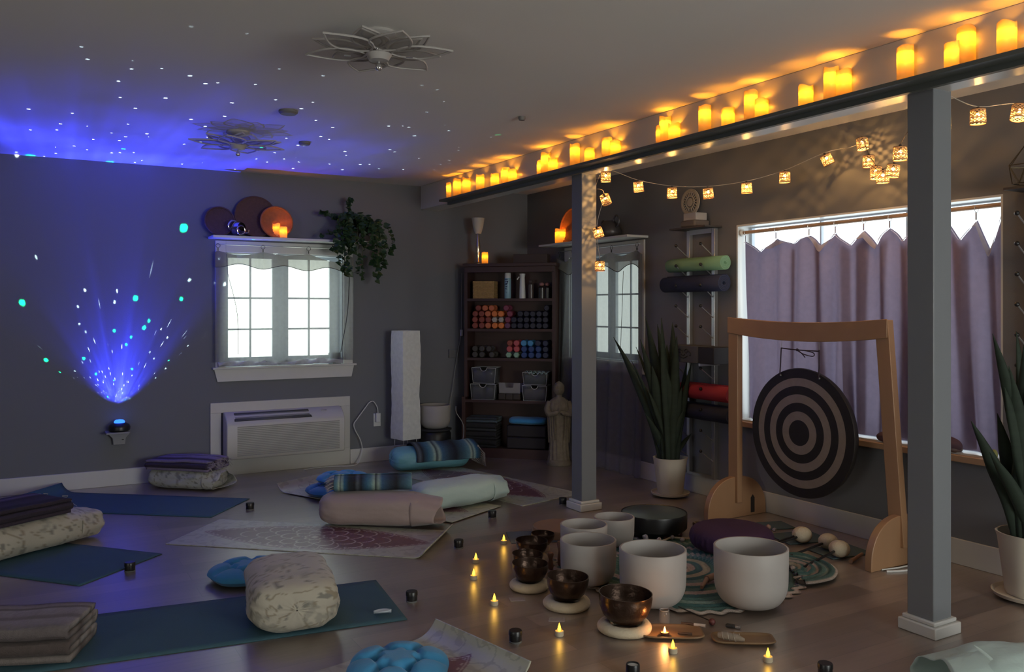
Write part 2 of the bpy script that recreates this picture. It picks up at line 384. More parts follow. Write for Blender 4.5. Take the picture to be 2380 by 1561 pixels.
# ---- window 2 (right wall)
w2 = struct(frame_x(CY0, CY1, CZ0, CZ1, XB+.005, .15, .012), 'window_2', 'muntin')
for (y0, y1) in ((CY0+.012, 6.13), (6.14, CY1-.012)):
    s_ = frame_x(y0, y1, CZ0+.012, CZ1-.012, XB+.10, .03, .05).build('sash', 'muntin', w2)
    b = MB(); mid = (y0+y1)/2
    b.box((XB+.11, mid-.007, CZ0+.06), (XB+.122, mid+.007, CZ1-.06))
    for zz in (1.24, 1.53): b.box((XB+.11, y0+.05, zz-.007), (XB+.122, y1-.05, zz+.007))
    b.build('muntin_bars', 'muntin', w2)
    MB().box((XB+.135, y0+.04, CZ0+.05), (XB+.14, y1-.04, CZ1-.05)).build('window_pane', 'pane_c', w2)
b = MB(); b.box((XB-.016, 5.54, CZ0-.09), (XB, CY0, 1.975)); b.box((XB-.016, CY1, CZ0-.09), (XB, CY1+.075, 1.975)); b.box((XB-.016, CY0, CZ1), (XB, CY1, 1.975)); b.box((XB-.02, CY0, CZ0-.09), (XB, CY1, CZ0-.012))
b.build('window_casing', 'trim', w2, bevel=.002)
MB().box((XB-.045, 5.52, CZ0-.014), (XB+.1, CY1+.09, CZ0+.002)).build('window_stool', 'trim', w2)
# ---- window 3 (right wall, wide, recessed)
w3 = struct(frame_x(BY0, BY1, BZ0, BZ1, XB+.001, .17, .012), 'window_3', 'header')
frame_x(BY0+.012, BY1-.012, BZ0+.012, BZ1-.0, XB+.12, .03, .022, 3, 1).build('sash', 'muntin', w3)
MB().box((XB+.155, BY0+.03, BZ0+.03), (XB+.16, BY1-.02, BZ1-.005)).build('window_pane', 'pane_b', w3)
MB().box((XB-.035, BY0-.05, BZ0-.035), (XB+.118, BY1+.04, BZ0+.002)).build('window_sill', 'rodw', w3, bevel=.004)
# ---- AC unit in its white surround under window 1
ac = thing('air_conditioner', 'boxy white wall air conditioner with dark top vent under the far window', 'air conditioner', (1.98, YA, 0))
b = MB(); b.box((-.606, -.02, 0), (.606, 0, .152)); b.box((-.606, -.02, .528), (.606, 0, .614)); b.box((-.606, -.02, .152), (-.52, 0, .528)); b.box((.52, -.02, .152), (.606, 0, .528))
b.build('surround_panel', 'beige', ac, bevel=.002)
prof = [(-.02, .135), (-.165, .150), (-.175, .175), (-.178, .43), (-.165, .462), (-.12, .505), (-.075, .53), (-.02, .535)]
MB().prism(prof, -.505, .505, 'yz').build('housing', 'beige', ac, bevel=.008)
b = MB()
for i in range(17): z = .178+i*.0148; b.box((-.42, -.1815, z), (.455, -.176, z+.0085))
b.build('louvre_grille', flat('warm_grey_grille', (.30, .29, .27)), ac)
def on_slope(u, off=.002):
    a = Vector((0, -.160, .4663)); c = Vector((0, -.084, .5255)); n_ = Vector((0, -.62, .78)); return a.lerp(c, u)+n_*off
b = MB(); 
for i in range(9):
    p0, p1 = on_slope(.04+i*.105, .0035), on_slope(.04+i*.105+.055, .0035)
    b.add([(-.43, p0.y, p0.z), (.20, p0.y, p0.z), (.20, p1.y, p1.z), (-.43, p1.y, p1.z)], [(0, 1, 2, 3)])
b.build('vent_slats', flat('mid_grey_plastic', (.12, .12, .125)), ac, solid=.003)
b = MB(); p0, p1 = on_slope(-.02), on_slope(1.0)
b.add([(-.44, p0.y, p0.z), (.215, p0.y, p0.z), (.20, p1.y, p1.z), (-.43, p1.y, p1.z)], [(0, 1, 2, 3)]); b.build('top_vent', 'grille', ac, solid=.002)
b = MB(); p0, p1 = on_slope(.3), on_slope(.62)
b.add([(.27, p0.y, p0.z), (.46, p0.y, p0.z), (.46, p1.y, p1.z), (.36, p1.y, p1.z), (.34, p0.y+.01, p0.z+.008), (.27, p0.y+.01, p0.z+.008)], [(0, 1, 2, 3, 4, 5)])
b.build('control_flap', 'grille', ac, solid=.002)
b = MB(); p0 = on_slope(.8, .003); b.box((.31, p0.y-.012, p0.z-.006), (.36, p0.y+.01, p0.z)); b.build('logo_plate', 'chrome', ac)
# cable loop and plug beside it
cr = thing('power_cord', 'white power cord looping from the wall outlet to the floor by the air conditioner', 'cord', (2.85, YA, .38))
MB().box((-.035, -.008, -.06), (.035, 0, .06)).build('outlet_plate', 'white', cr, bevel=.003)
MB().box((-.022, -.04, -.02), (.022, -.008, .065)).build('plug', 'white', cr, bevel=.006)
pts = [(0, -.03, .06), (-.01, -.035, .12), (-.05, -.04, .175), (-.09, -.04, .165), (-.12, -.04, .13), (-.20, -.04, .03), (-.235, -.04, -.02), (-.22, -.04, -.08), (-.18, -.05, -.16), (-.16, -.05, -.25), (-.19, -.08, -.33), (-.24, -.12, -.372), (-.33, -.14, -.375), (-.45, -.1, -.372), (-.6, -.08, -.374), (-.72, -.13, -.374)]
def smooth(pts, k=5):
    P = [Vector(p) for p in pts]; out = []
    for i in range(len(P)-1):
        p0, p1, p2, p3 = P[max(i-1, 0)], P[i], P[i+1], P[min(i+2, len(P)-1)]
        for j in range(k):
            t = j/k
            out.append(.5*((2*p1)+(-p0+p2)*t+(2*p0-5*p1+4*p2-p3)*t*t+(-p0+3*p1-3*p2+p3)*t**3))
    return out+[P[-1]]
MB().tube(smooth(pts), .0045, 6).build('cable', 'white', cr)
# ---- shelves over windows 1 and 2
def rings_rod(axis, parent, L, n):
    pass
sh = tag(MB().box((1.36, YA-.21, 1.985), (2.70, YA, 2.005)).build('wall_shelf', 'header', bevel=.003), 'white wall shelf over the far window carrying baskets and the trailing plant', 'shelf')
sh2 = tag(MB().box((XB-.22, 5.50, 1.985), (XB, 6.86, 2.005)).build('wall_shelf', 'header', bevel=.003), 'white wall shelf over the right corner window carrying the dark teapot', 'shelf')
# ---- sheer curtains
def ring(b, c, r, axis='y', t=.002):
    pts = [(c[0]+(r*math.cos(a) if axis == 'y' else 0), c[1]+(0 if axis == 'y' else r*math.cos(a)), c[2]+r*math.sin(a)) for a in [2*PI*k/18 for k in range(19)]]
    b.tube(pts, t, 6, cap=False)
s1 = thing('sheer_curtain', 'grey sheer scarf curtain gathered on the sill of the far window', 'curtain', (0, 0, 0))
MB().tube([(1.42, YA-.07, 1.94), (2.62, YA-.07, 1.94)], .004, 8).build('curtain_rod', 'steel', s1)
for x in (1.425, 1.795, 2.19, 2.56):
    b = MB(); ring(b, (x, YA-.072, 1.928), .017, 'y'); b.box((x-.004, YA-.076, 1.885), (x+.004, YA-.068, 1.908)); b.build('curtain_ring', 'black', s1)
hang = [(1.40, 1.875), (1.425, 1.885), (1.61, 1.845), (1.795, 1.885), (1.99, 1.86), (2.19, 1.88), (2.37, 1.825), (2.50, 1.81), (2.56, 1.88), (2.60, 1.86)]
def lerp_pts(P, x):
    for (a, za), (c, zc) in zip(P, P[1:]):
        if x <= c: t = (x-a)/(c-a) if c > a else 0; return za+(zc-za)*t
    return P[-1][1]
def f_s1(u, v):
    x = 1.40+1.20*u; z0 = lerp_pts(hang, x); z1 = .955+.012*math.sin(x*9)
    z = z0+(z1-z0)*v
    y = YA-.062+.010*math.sin(x*31+2*v)+.006*math.sin(x*67)*v-.012*v
    return (x, y, z)
MB().grid(f_s1, 120, 30).build('sheer_panel', 'sheer', s1)
def f_val(u, v):
    x = 1.40+1.20*u; z0 = lerp_pts(hang, x); zb = 1.765+.018*math.cos((x-1.6)*2*PI/.38)-.02*u
    return (x, YA-.075+.008*math.sin(x*25+1), z0+(zb-z0)*v)
MB().grid(f_val, 100, 8).build('valance_fold', 'sheer_h', s1)
b = MB(); b.tube([(1.40+1.20*u/60, YA-.076+.008*math.sin((1.40+1.2*u/60)*25+1), 1.765+.018*math.cos(((1.4+1.2*u/60)-1.6)*2*PI/.38)-.02*u/60) for u in range(61)], .0028, 6); b.build('hem', flat('dark_grey_thread', (.06, .055, .05)), s1)
def f_bunch(u, v):
    x = 1.43+1.08*u; a = 2*PI*v; r = .024+.013*nz(x*9, 1)+.009*math.sin(x*40+a*2)
    return (x, YA-.035+r*1.1*math.cos(a), .938+.012*nz(x*5, 4)+max(r*math.sin(a)*1.0, -.02))
MB().grid(f_bunch, 150, 14, wrapv=True).build('gathered_hem', cloth_through('pale_grey_gathered_voile', (.55, .55, .60), 0, .35), s1)
b = MB(); b.tube(smooth([(1.49, YA-.09, 1.86), (1.50, YA-.09, 1.70), (1.55, YA-.09, 1.50), (1.58, YA-.09, 1.32), (1.585, YA-.09, 1.02)]), .002, 5)
b.tube(smooth([(2.56, YA-.09, 1.80), (2.54, YA-.09, 1.4), (2.50, YA-.09, 1.15), (2.475, YA-.09, 1.02)]), .0035, 5); b.build('edge_seam', flat('dark_grey_thread', (.06, .055, .05)), s1)
s2 = thing('sheer_curtain', 'long dark sheer curtain falling to the floor at the corner window on the right wall', 'curtain', (0, 0, 0))
MB().tube([(XB-.07, 5.52, 1.94), (XB-.07, 6.74, 1.94)], .004, 8).build('curtain_rod', 'steel', s2)
hang2 = [(5.50, 1.85), (5.56, 1.885), (5.74, 1.84), (5.91, 1.885), (6.10, 1.84), (6.30, 1.80), (6.5, 1.88), (6.62, 1.83), (6.74, 1.88)]
for y in (5.56, 5.91, 6.5, 6.72):
    b = MB(); ring(b, (XB-.072, y, 1.928), .017, 'x'); b.box((XB-.076, y-.004, 1.885), (XB-.068, y+.004, 1.908)); b.build('curtain_ring', 'black', s2)
def f_s2(u, v):
    y = 5.50+1.24*u; z0 = lerp_pts(hang2, y); z = z0+(.02-z0)*v
    gather = 1+.18*v; yy = 5.60+(y-5.60)*gather
    return (XB-.062+.02*math.sin(y*37+1)*(.5+.7*v)-.03*v*v, min(yy, 6.72), z)
def f_s2top(u, v): return f_s2(u, v*.49)
def f_s2bot(u, v): return f_s2(u, .49+v*.51)
MB().grid(f_s2top, 150, 20).build('sheer_panel', 'sheer', s2)
MB().grid(f_s2bot, 150, 20).build('gathered_sheer_panel', 'sheer_d', s2)
def f_v2(u, v):
    y = 5.50+1.24*u; z0 = lerp_pts(hang2, y); zb = 1.745+.03*math.cos((y-5.62)*2*PI/.37)
    return (XB-.085+.008*math.sin(y*25), y, z0+(zb-z0)*v)
MB().grid(f_v2, 100, 8).build('valance_fold', 'sheer_h', s2)
b = MB(); b.tube([(XB-.087+.008*math.sin((5.5+1.24*k/60)*25), 5.5+1.24*k/60, 1.745+.03*math.cos(((5.5+1.24*k/60)-5.62)*2*PI/.37)) for k in range(61)], .003, 6); b.build('hem', 'dark_grey_thread', s2)
b = MB(); b.tube(smooth([(XB-.09, 5.72, 1.72), (XB-.095, 5.73, 1.4), (XB-.1, 5.75, 1.0)]), .0022, 5); b.build('edge_seam', 'dark_grey_thread', s2)
# ---- purple curtain on a wooden rod
pc = thing('purple_curtain', 'lavender curtain clipped in scallops along the wooden rod of the wide window', 'curtain', (0, 0, 0))
MB().tube([(XB+.035, BY1-.012, 1.948), (XB+.035, BY0+.012, 1.954)], .013, 16).build('curtain_rod', 'rodw', pc)
b = MB(); b.T = Matrix.Translation((XB+.035, BY1-.02, 1.948)) @ Matrix.Rotation(R(90), 4, 'X'); b.lathe([(0, 0), (.026, 0), (.026, .01), (.016, .02), (0, .02)], n=20); b.build('rod_socket', 'header', pc)
RY = [4.448, 4.167, 3.883, 3.674, 3.463, 3.283, 3.09, 2.92, 2.75, 2.605]
for y in RY:
    b = MB(); ring(b, (XB+.035, y, 1.944), .018, 'y', .0018); b.box((XB+.031, y-.004, 1.885), (XB+.039, y+.004, 1.926)); b.build('curtain_ring', 'steel', pc)
ptsT = []
for i, y in enumerate(RY):
    ptsT.append((y, 1.885))
    if i < len(RY)-1: ptsT.append(((y+RY[i+1])/2, [1.80, 1.84, 1.815, 1.80, 1.79, 1.80, 1.8, 1.78, 1.72][i]))
ptsT = ptsT[::-1]
def f_pc(u, v):
    y = 2.600+(4.452-2.600)*u; z0 = lerp_pts(ptsT, y); z = z0+(.625-z0)*(v**.85)
    near = min(abs(y-r) for r in RY)
    ph = y*19+2.2*nz(y*2.1, v*.5); fold = .040*(abs(math.sin(ph))**1.6-.5)+.016*math.sin(y*41+v*1.2+3*nz(y*3))+.018*nz(y*9, v*1.2)
    fold += .018*math.exp(-((y-3.45)/.05)**2)-.016*math.exp(-((y-3.33)/.035)**2)
    yy = y+.018*math.sin(v*3+y*5)*v
    return (XB+.040+fold*(.45+.75*v), yy, z)
MB().grid(f_pc, 260, 44).build('curtain_cloth', 'purple', pc)
for (ya, yb_, sl) in ((3.44, 3.53, .02), (3.58, 3.635, -.02), (3.30, 3.345, .03), (3.13, 3.22, .04), (2.80, 2.90, -.04), (4.02, 4.05, .03), (2.66, 2.70, -.03), (3.80, 3.86, -.05)):
    def f_st(u, v, ya=ya, yb_=yb_, sl=sl):
        y = ya+(yb_-ya)*u*(1-.25*v)+sl*v; p = f_pc(min(max((y-2.6)/1.852, 0), 1), v*.99); z0 = lerp_pts(ptsT, y)
        return (p[0]+.012+.006*math.sin(u*PI), y, (z0-.04)+(.635-z0+.04)*v)
    MB().grid(f_st, 8, 30).build('curtain_backing_strip', 'purple', pc)  # strip added behind the cloth to block light and darken a stripe
def f_pt(u, v):        # the turned-over top edge
    y = 2.600+(4.452-2.600)*u; z0 = lerp_pts(ptsT, y); d = .045*max(0, math.sin((y-2.6)*17))
    p = f_pc(u, 0); return (p[0]-.012-.01*v, y, z0-d*v-.004)
MB().grid(f_pt, 200, 4).build('top_fold', cloth_through('lavender_lining', (.55, .52, .60), 0, .4), pc)
# ---------------------------------------------------------------- ceiling lights
def lotus(label, loc, rz):
    t = thing('lotus_ceiling_light', label, 'ceiling light', loc, rz, 'lotus ceiling lights')
    MB().lathe([(0, .0), (.07, 0), (.075, -.012), (.05, -.03), (.025, -.035), (.024, -.065), (.045, -.075), (.055, -.095), (.04, -.12), (0, -.125)], n=28).build('canopy_stem', 'lotus', t)
    def petal(a, L, W, z0, rise, tilt):
        P = []
        for k in range(25):
            s = k/24; 
            if s <= .5: q = s*2; r = L*q; wd = W*math.sin(PI*q**.8)*.5
            else: q = (1-s)*2; r = L*q; wd = -W*math.sin(PI*q**.8)*.5
            r0 = .05+r; z = z0+rise*(r/L)**1.6+tilt*wd
            P.append((r0*math.cos(a)-wd*math.sin(a), r0*math.sin(a)+wd*math.cos(a), z))
        b = MB(); b.tube(P, .0048, 6); o = b.build('petal', 'lotus', t)
        b = MB()
        def f(u, v):
            q = u; r = L*q; wd = W*math.sin(PI*max(q, 1e-6)**.8)*.5*(2*v-1)*.97
            return ((.05+r)*math.cos(a)-wd*math.sin(a), (.05+r)*math.sin(a)+wd*math.cos(a), z0+rise*(r/L)**1.6+tilt*wd)
        b.grid(f, 14, 6); b.build('mesh_fill', 'sheerp', o)
    for k in range(6): petal(2*PI*k/6+.15, .262, .17, -.090, .004, 0)
    for k in range(6): petal(2*PI*(k+.5)/6+.15, .225, .15, -.082, .016, 0)
    for k in range(4): petal(2*PI*k/4+.5, .14, .12, -.078, .036, 0)
    b = MB(); b.ball((0, 0, -.148), .015, 12, 8); b.tube([(0, 0, -.122), (0, 0, -.138)], .004); b.build('glass_drop', flat('clear_crystal_drop', (.9, .9, .9), .05, metal=.9), t)
    for a in (2.6, 4.0, 5.4):
        b = MB(); b.T = Matrix.Translation((.13*math.cos(a), .13*math.sin(a), -.108)) @ Matrix.Rotation(a, 4, 'Z'); b.box((-.014, -.005, -.002), (.014, .005, .002)); b.build('glass_chip', flat('clear_crystal_drop', (.9, .9, .9)), t)
lotus('nearer and larger of the two flower shaped ceiling lights', (1.305, 3.38, CZ), .3)
lotus('farther flower shaped ceiling light beside the blue starry patch', (1.235, 5.73, CZ), 1.0)
for (px, py, r, lab) in ((670, 257, .055, 'small round grey ceiling disc between the two flower lights'), (708, 330, .04, 'small flat ceiling disc right of the farther flower light'), (1213, 271, .022, 'small grey ceiling fitting halfway to the candle ledge')):
    d = (CZ-H)*1980/(718-py); a = ray(px)
    tag(MB().lathe([(0, -.022), (r*.8, -.022), (r, -.012), (r, 0)], n=28).build('ceiling_disc', flat('grey_ceiling_disc', (.16, .155, .15)), loc=(a[0]*d, a[1]*d, CZ)), lab, 'smoke detector' if r > .05 else 'ceiling fitting')
# ---------------------------------------------------------------- flameless candles
def candle(label, loc, h, r, group, watts=None, seed=0):
    t = thing('flameless_candle', label, 'candle', loc, 0, group)
    top = lambda a: h+.004*math.sin(2*a+seed)+.003*math.sin(3*a+seed*2)
    b = MB(); n = 24; vs = []; ks = 6
    for i in range(n):
        a = 2*PI*i/n
        for j in range(ks): z = top(a)*j/(ks-1); vs.append((r*math.cos(a), r*math.sin(a), z))
        vs.append((r*.86*math.cos(a), r*.86*math.sin(a), top(a)-.001)); vs.append((r*.82*math.cos(a), r*.82*math.sin(a), h-.03))
    k = ks+2
    b.add(vs, [(i*k+j, ((i+1) % n)*k+j, ((i+1) % n)*k+j+1, i*k+j+1) for i in range(n) for j in range(k-1)])
    b.add([(r*.82*math.cos(2*PI*i/n), r*.82*math.sin(2*PI*i/n), h*.12) for i in range(n)], [tuple(range(n))])
    b.build('wax_body', 'wax', t)
    MB().lathe([(0.001, 0), (.003, .003), (.0035, .007), (0.0005, .014)], c=(0, 0, h*.6-.02), n=10).build('led_flame', 'flame', t)
    lamp('candle_glow', t, (0, 0, h*.72), watts or CANDLE_W, (1, .34, .012), .012)
    return t
LC = [(1043,425,'thin'),(1062,416,''),(1084,414,''),(1116,406,''),(1150,404,''),(1174,390,''),(1191,394,''),(1255,374,'thin'),(1268,356,''),(1285,368,''),(1336,335,''),(1370,345,''),(1411,321,''),(1430,328,''),(1533,294,'thin'),(1546,272,''),(1567,288,''),(1638,246,''),(1692,252,''),(1745,212,''),(1770,231,''),(1873,200,''),(1932,158,''),(1961,163,''),(2104,108,''),(2216,101,''),(2246,64,''),(2340,52,'')]
names = ['first','second','third','fourth','fifth','sixth','seventh','eighth','ninth','tenth','eleventh','twelfth','thirteenth','fourteenth','fifteenth','sixteenth','seventeenth','eighteenth','nineteenth','twentieth','twenty-first','twenty-second','twenty-third','twenty-fourth','twenty-fifth','twenty-sixth','twenty-seventh','twenty-eighth']
prevx = 0
for i, (px, py, kind) in enumerate(LC):
    a = ray(px); r = .022 if kind else .034
    x = 3.232 if kind or i % 2 else 3.238
    if px-prevx < 22+i*.4 and i: x = 3.254
    d = x/a[0]; h = H+(718-py)*d/1980-2.358; h = min(max(h, .085), .165); prevx = px
    word = 'slim short' if kind else ('tall' if h > .135 else 'short')
    candle('%s glowing amber candle, %s from the far end of the beam ledge' % (word, names[i]), (x, a[1]*d, 2.3581), h, r, 'amber candles along the beam ledge', seed=i)
candle('taller of two glowing candles on the shelf over the far window', (1.895, YA-.12, 2.0051), .125, .032, 'candles on the wall shelves', .45, 3)
candle('shorter of two glowing candles on the shelf over the far window', (1.945, YA-.16, 2.0051), .095, .032, 'candles on the wall shelves', .4, 5)
candle('thick glowing candle with a dark band on the corner window shelf beside the post', (XB-.13, 6.62, 2.0051), .135, .05, 'candles on the wall shelves', .8, 2)
# ---------------------------------------------------------------- lantern string
def lantern(label, loc, tilt, group='perforated string lanterns', parent=None):
    t = thing('string_lantern', label, 'lantern', loc, 0, group, rot=(tilt*.6, tilt, random.random()*6))
    n, m_, r, h = 24, 11, .032, .066
    b = MB()
    vs = [(r*(1+.06*(1-j/m_))*math.cos(2*PI*(i+.5*(j % 2))/n), r*(1+.06*(1-j/m_))*math.sin(2*PI*(i+.5*(j % 2))/n), -h*(1-j/m_)) for j in range(m_+1) for i in range(n)]
    fs = []
    for j in range(m_):
        for i in range(n):
            if 0 < j < m_-1 and (i+j) % 2 == 0 and j != 4: 
                continue
            fs.append((j*n+i, j*n+(i+1) % n, (j+1)*n+(i+1) % n, (j+1)*n+i))
    b.add(vs, fs); b.build('shade', 'lantern', t, solid=.0012)
    b = MB(); b.tube([(r*1.07*math.cos(2*PI*k/24), r*1.07*math.sin(2*PI*k/24), -h) for k in range(25)], .0016, 5, cap=False); b.build('rim', flat('brown_lantern_rim', (.16, .06, .02)), t); b = MB(); b.tube([(r*math.cos(2*PI*k/24), r*math.sin(2*PI*k/24), 0) for k in range(25)], .0016, 5, cap=False); b.build('rim', flat('brown_lantern_rim', (.16, .06, .02)), t)
    MB().lathe([(0, .012), (.007, .012), (.008, -.008), (.006, -.014), (0, -.014)], n=12).build('bulb_socket', 'black', t)
    b = MB(); b.ball((0, 0, -.024), .009, 12, 8); b.build('bulb', 'bulb', t)
    lamp('lantern_glow', t, (0, 0, -.036), LANTERN_W, (1, .50, .14), .004)
    return t
random.seed(3)
LN = [(1408,411,5.85,0),(1483,434,5.8,.08),(1562,448,5.7,0),(1645,449,5.6,.1),(1735,437,5.5,.05),(1824,412,5.4,0),(1917,372,5.25,-.4),(2003,335,5.1,-.15),(2019,375,5.02,0),(2036,402,4.92,.1),(2052,411,4.75,0),(2077,397,4.58,-.1),(2092,357,4.3,0),(2273,271,3.9,0),(2370,263,3.95,-.25),(1404,465,5.85,-.5),(1387,541,5.82,.35),(1394,618,5.8,0)]
LL = ['topmost lantern beside the far post','second lantern right of the far post','third lantern right of the far post','fourth lantern, hanging over the woven ring','fifth lantern right of the far post','sixth lantern, right of the rack','tilted seventh lantern on the rising string','lantern at the wall hook, top of the cluster','small lantern just under the wall hook one','left lantern of the low cluster','lowest lantern of the cluster','right lantern of the low cluster','lantern hanging left of the near post','lantern right of the near post','lantern at the right edge of the photo','tilted lantern below the topmost one on the far post','glowing lantern against the side of the far post','lowest lantern on the far post, over the corner window']
LP = []
for (px, py, d, ti), lab in zip(LN, LL):
    a = ray(px); z = H+(718-py)*d/1980+.033; p = (min(a[0]*d, XB-.045), a[1]*d, z); LP.append(Vector(p))
    lantern('cream '+lab, p, ti)
st = thing('light_string', 'thin pale wire carrying the lanterns from post to wall hook', 'string of lights', (0, 0, 0))
top = Vector((3.52, 4.93, 2.25)); hook = Vector((4.45, 3.42, 2.43))
main = [top]+[p+Vector((0, 0, .013)) for p in LP[:7]]+[Vector((4.44, 3.50, 2.40)), hook]
MB().tube(smooth(main, 6), .0022, 6).build('wire', flat('pale_grey_wire', (.35, .32, .28)), st)
MB().tube(smooth([hook]+[p+Vector((0, 0, .013)) for p in LP[7:13]]+[Vector((3.50, 2.40, 2.28))], 6), .0022, 6).build('wire', flat('dark_wire', (.08, .05, .04)), st)
MB().tube(smooth([Vector((3.50, 2.26, 2.33))]+[p+Vector((0, 0, .013)) for p in LP[13:15]]+[Vector((4.2, 1.95, 2.30))], 6), .0022, 6).build('wire', 'pale_grey_wire', st)
MB().tube(smooth([top]+[p+Vector((0, 0, .013)) for p in LP[15:18]], 6), .0022, 6).build('wire', 'pale_grey_wire', st)
b = MB(); b.tube([(4.462, 3.42, 2.44), (4.45, 3.42, 2.43), (4.45, 3.42, 2.45)], .003); b.build('hook', 'steel', st)
# ---------------------------------------------------------------- star projector
pr = thing('star_projector', 'black round star projector glowing blue on an outlet shelf on the far wall', 'projector', (.676, YA-.085, .44))
MB().lathe([(0, 0), (.062, 0), (.078, .012), (.08, .035), (.07, .055), (.045, .068), (0, .068)], n=32).build('base', 'black', pr)
MB().lathe([(.04, .066), (.038, .080), (.028, .090), (.0, .094)], n=24).build('lens_dome', flat('blue_lens', (.02, .06, .5), .2, emit=3.0, ecol=(.02, .12, 1)), pr)
b = MB(); b.box((-.10, -.07, -.015), (.06, .085, -.0)); b.prism([(-.04, -.11), (.045, -.11), (.05, -.06), (.085, -.015), (-.085, -.015), (-.045, -.06)], .035, .085, 'xz'); b.build('outlet_shelf', flat('grey_white_bracket', (.25, .25, .28)), pr, bevel=.003)
b = MB(); b.box((.02, .03, -.075), (.035, .036, -.068)); b.build('switch', 'black', pr)
l = bpy.data.lights.new('star_beam', 'SPOT'); l.energy = PROJ_W; l.spot_size = R(104); l.spot_blend = .55; l.shadow_soft_size = .002; l.color = (1, 1, 1)
lo = bpy.data.objects.new('star_beam', l); COL.objects.link(lo); lo.location = (0, -.0, .10); lo.parent = pr; lo.rotation_euler = (R(180+13), 0, 0)
l.use_nodes = True
class _L: pass
tt = NT.__new__(NT); tt.t = l.node_tree; tt.n = tt.t.nodes; tt.l = tt.t.links
em = tt.n['Emission']; tc = tt.new('ShaderNodeTexCoord'); sp = tt.new('ShaderNodeSeparateXYZ'); tt.link(tc.outputs['Normal'], sp.inputs[0])
def mth(op, a, b=None, c=None):
    n = tt.new('ShaderNodeMath', operation=op)
    for i, q in enumerate((a, b, c)):
        if q is None: continue
        if isinstance(q, (int, float)): n.inputs[i].default_value = q
        else: tt.link(q, n.inputs[i])
    return n.outputs[0]
az = mth('ABSOLUTE', sp.outputs[2]); az = mth('MAXIMUM', az, .05)
ux, uy = mth('DIVIDE', sp.outputs[0], az), mth('DIVIDE', sp.outputs[1], az)
cb = tt.new('ShaderNodeCombineXYZ'); tt.link(ux, cb.inputs[0]); tt.link(uy, cb.inputs[1])
def dots(scale, thr, loc, keep=1.0):
    mp = tt.new('ShaderNodeMapping'); mp.inputs[1].default_value = loc; tt.link(cb.outputs[0], mp.inputs[0])
    vo = tt.new('ShaderNodeTexVoronoi'); vo.inputs['Scale'].default_value = scale; tt.link(mp.outputs[0], vo.inputs['Vector'])
    d = mth('LESS_THAN', vo.outputs['Distance'], thr)
    s_ = tt.new('ShaderNodeSeparateColor'); tt.link(vo.outputs['Color'], s_.inputs[0])
    k = mth('LESS_THAN', s_.outputs[0], keep)
    return mth('MULTIPLY', d, k)
small = dots(21, .085, (3.1, 1.7, 0), .9); big = dots(6.5, .052, (.4, 5.2, 0), .6)
neb = tt.new('ShaderNodeTexNoise'); neb.inputs['Scale'].default_value = 1.7; neb.inputs['Detail'].default_value = 3; tt.link(cb.outputs[0], neb.inputs['Vector'])
nb = mth('MULTIPLY', mth('POWER', neb.outputs[0], 2.0), 2.6)
ang = mth('ARCTAN2', sp.outputs[0], az); cb2 = tt.new('ShaderNodeCombineXYZ'); tt.link(ang, cb2.inputs[0])
st_ = tt.new('ShaderNodeTexNoise'); st_.inputs['Scale'].default_value = 14; tt.link(cb2.outputs[0], st_.inputs['Vector'])
nb = mth('MULTIPLY', nb, mth('MULTIPLY_ADD', st_.outputs[0], 1.6, .2))
rr_ = mth('MULTIPLY_ADD', ux, ux, mth('MULTIPLY', uy, uy))
core = mth('MULTIPLY_ADD', mth('POWER', 2.718, mth('MULTIPLY', rr_, -2.6)), 8.0, .8)
nb = mth('MULTIPLY', nb, core)
comb = tt.new('ShaderNodeCombineXYZ')
tt.link(mth('MULTIPLY_ADD', small, 18.0, mth('MULTIPLY', nb, .035)), comb.inputs[0])
tt.link(mth('ADD', mth('MULTIPLY', small, 24.0), mth('MULTIPLY_ADD', big, 26.0, mth('MULTIPLY', nb, .05))), comb.inputs[1])
tt.link(mth('ADD', mth('MULTIPLY', small, 28.0), mth('MULTIPLY_ADD', big, 7.0, nb)), comb.inputs[2])
tt.link(comb.outputs[0], em.inputs[0]); em.inputs[1].default_value = 1.0
# the projector's fine laser beams that graze the wall above it
l = bpy.data.lights.new('laser_dots', 'POINT'); l.energy = 10; l.shadow_soft_size = .001
lo = bpy.data.objects.new('laser_dots', l); COL.objects.link(lo); lo.location = (0, 0, .11); lo.parent = pr
l.use_nodes = True
tt.t = l.node_tree; tt.n = tt.t.nodes; tt.l = tt.t.links
em = tt.n['Emission']; tc = tt.new('ShaderNodeTexCoord'); sp = tt.new('ShaderNodeSeparateXYZ'); tt.link(tc.outputs['Normal'], sp.inputs[0])
ny = mth('MAXIMUM', sp.outputs[1], .02); wx, wz = mth('DIVIDE', sp.outputs[0], ny), mth('DIVIDE', sp.outputs[2], ny)
th_ = mth('ARCTAN2', wx, wz); r2 = mth('MULTIPLY_ADD', wx, wx, mth('MULTIPLY', wz, wz)); lr = mth('MULTIPLY', mth('LOGARITHM', r2, 2.718), .5)
cb = tt.new('ShaderNodeCombineXYZ'); tt.link(th_, cb.inputs[0]); tt.link(lr, cb.inputs[1])
d1 = dots(5.2, .105, (.7, .3, 0), .5); d2 = dots(9, .085, (4.7, 2.3, 0), .45)
r3 = mth('POWER', mth('MINIMUM', r2, 560), 1.5)
ok = mth('MULTIPLY', mth('GREATER_THAN', sp.outputs[1], .03), mth('MULTIPLY', mth('GREATER_THAN', sp.outputs[2], 0), mth('MULTIPLY', mth('LESS_THAN', mth('ABSOLUTE', th_), .85), mth('GREATER_THAN', lr, .9))))
gain = mth('MULTIPLY', r3, ok)
comb = tt.new('ShaderNodeCombineXYZ')
tt.link(mth('MULTIPLY', mth('MULTIPLY', d2, .22), gain), comb.inputs[0])
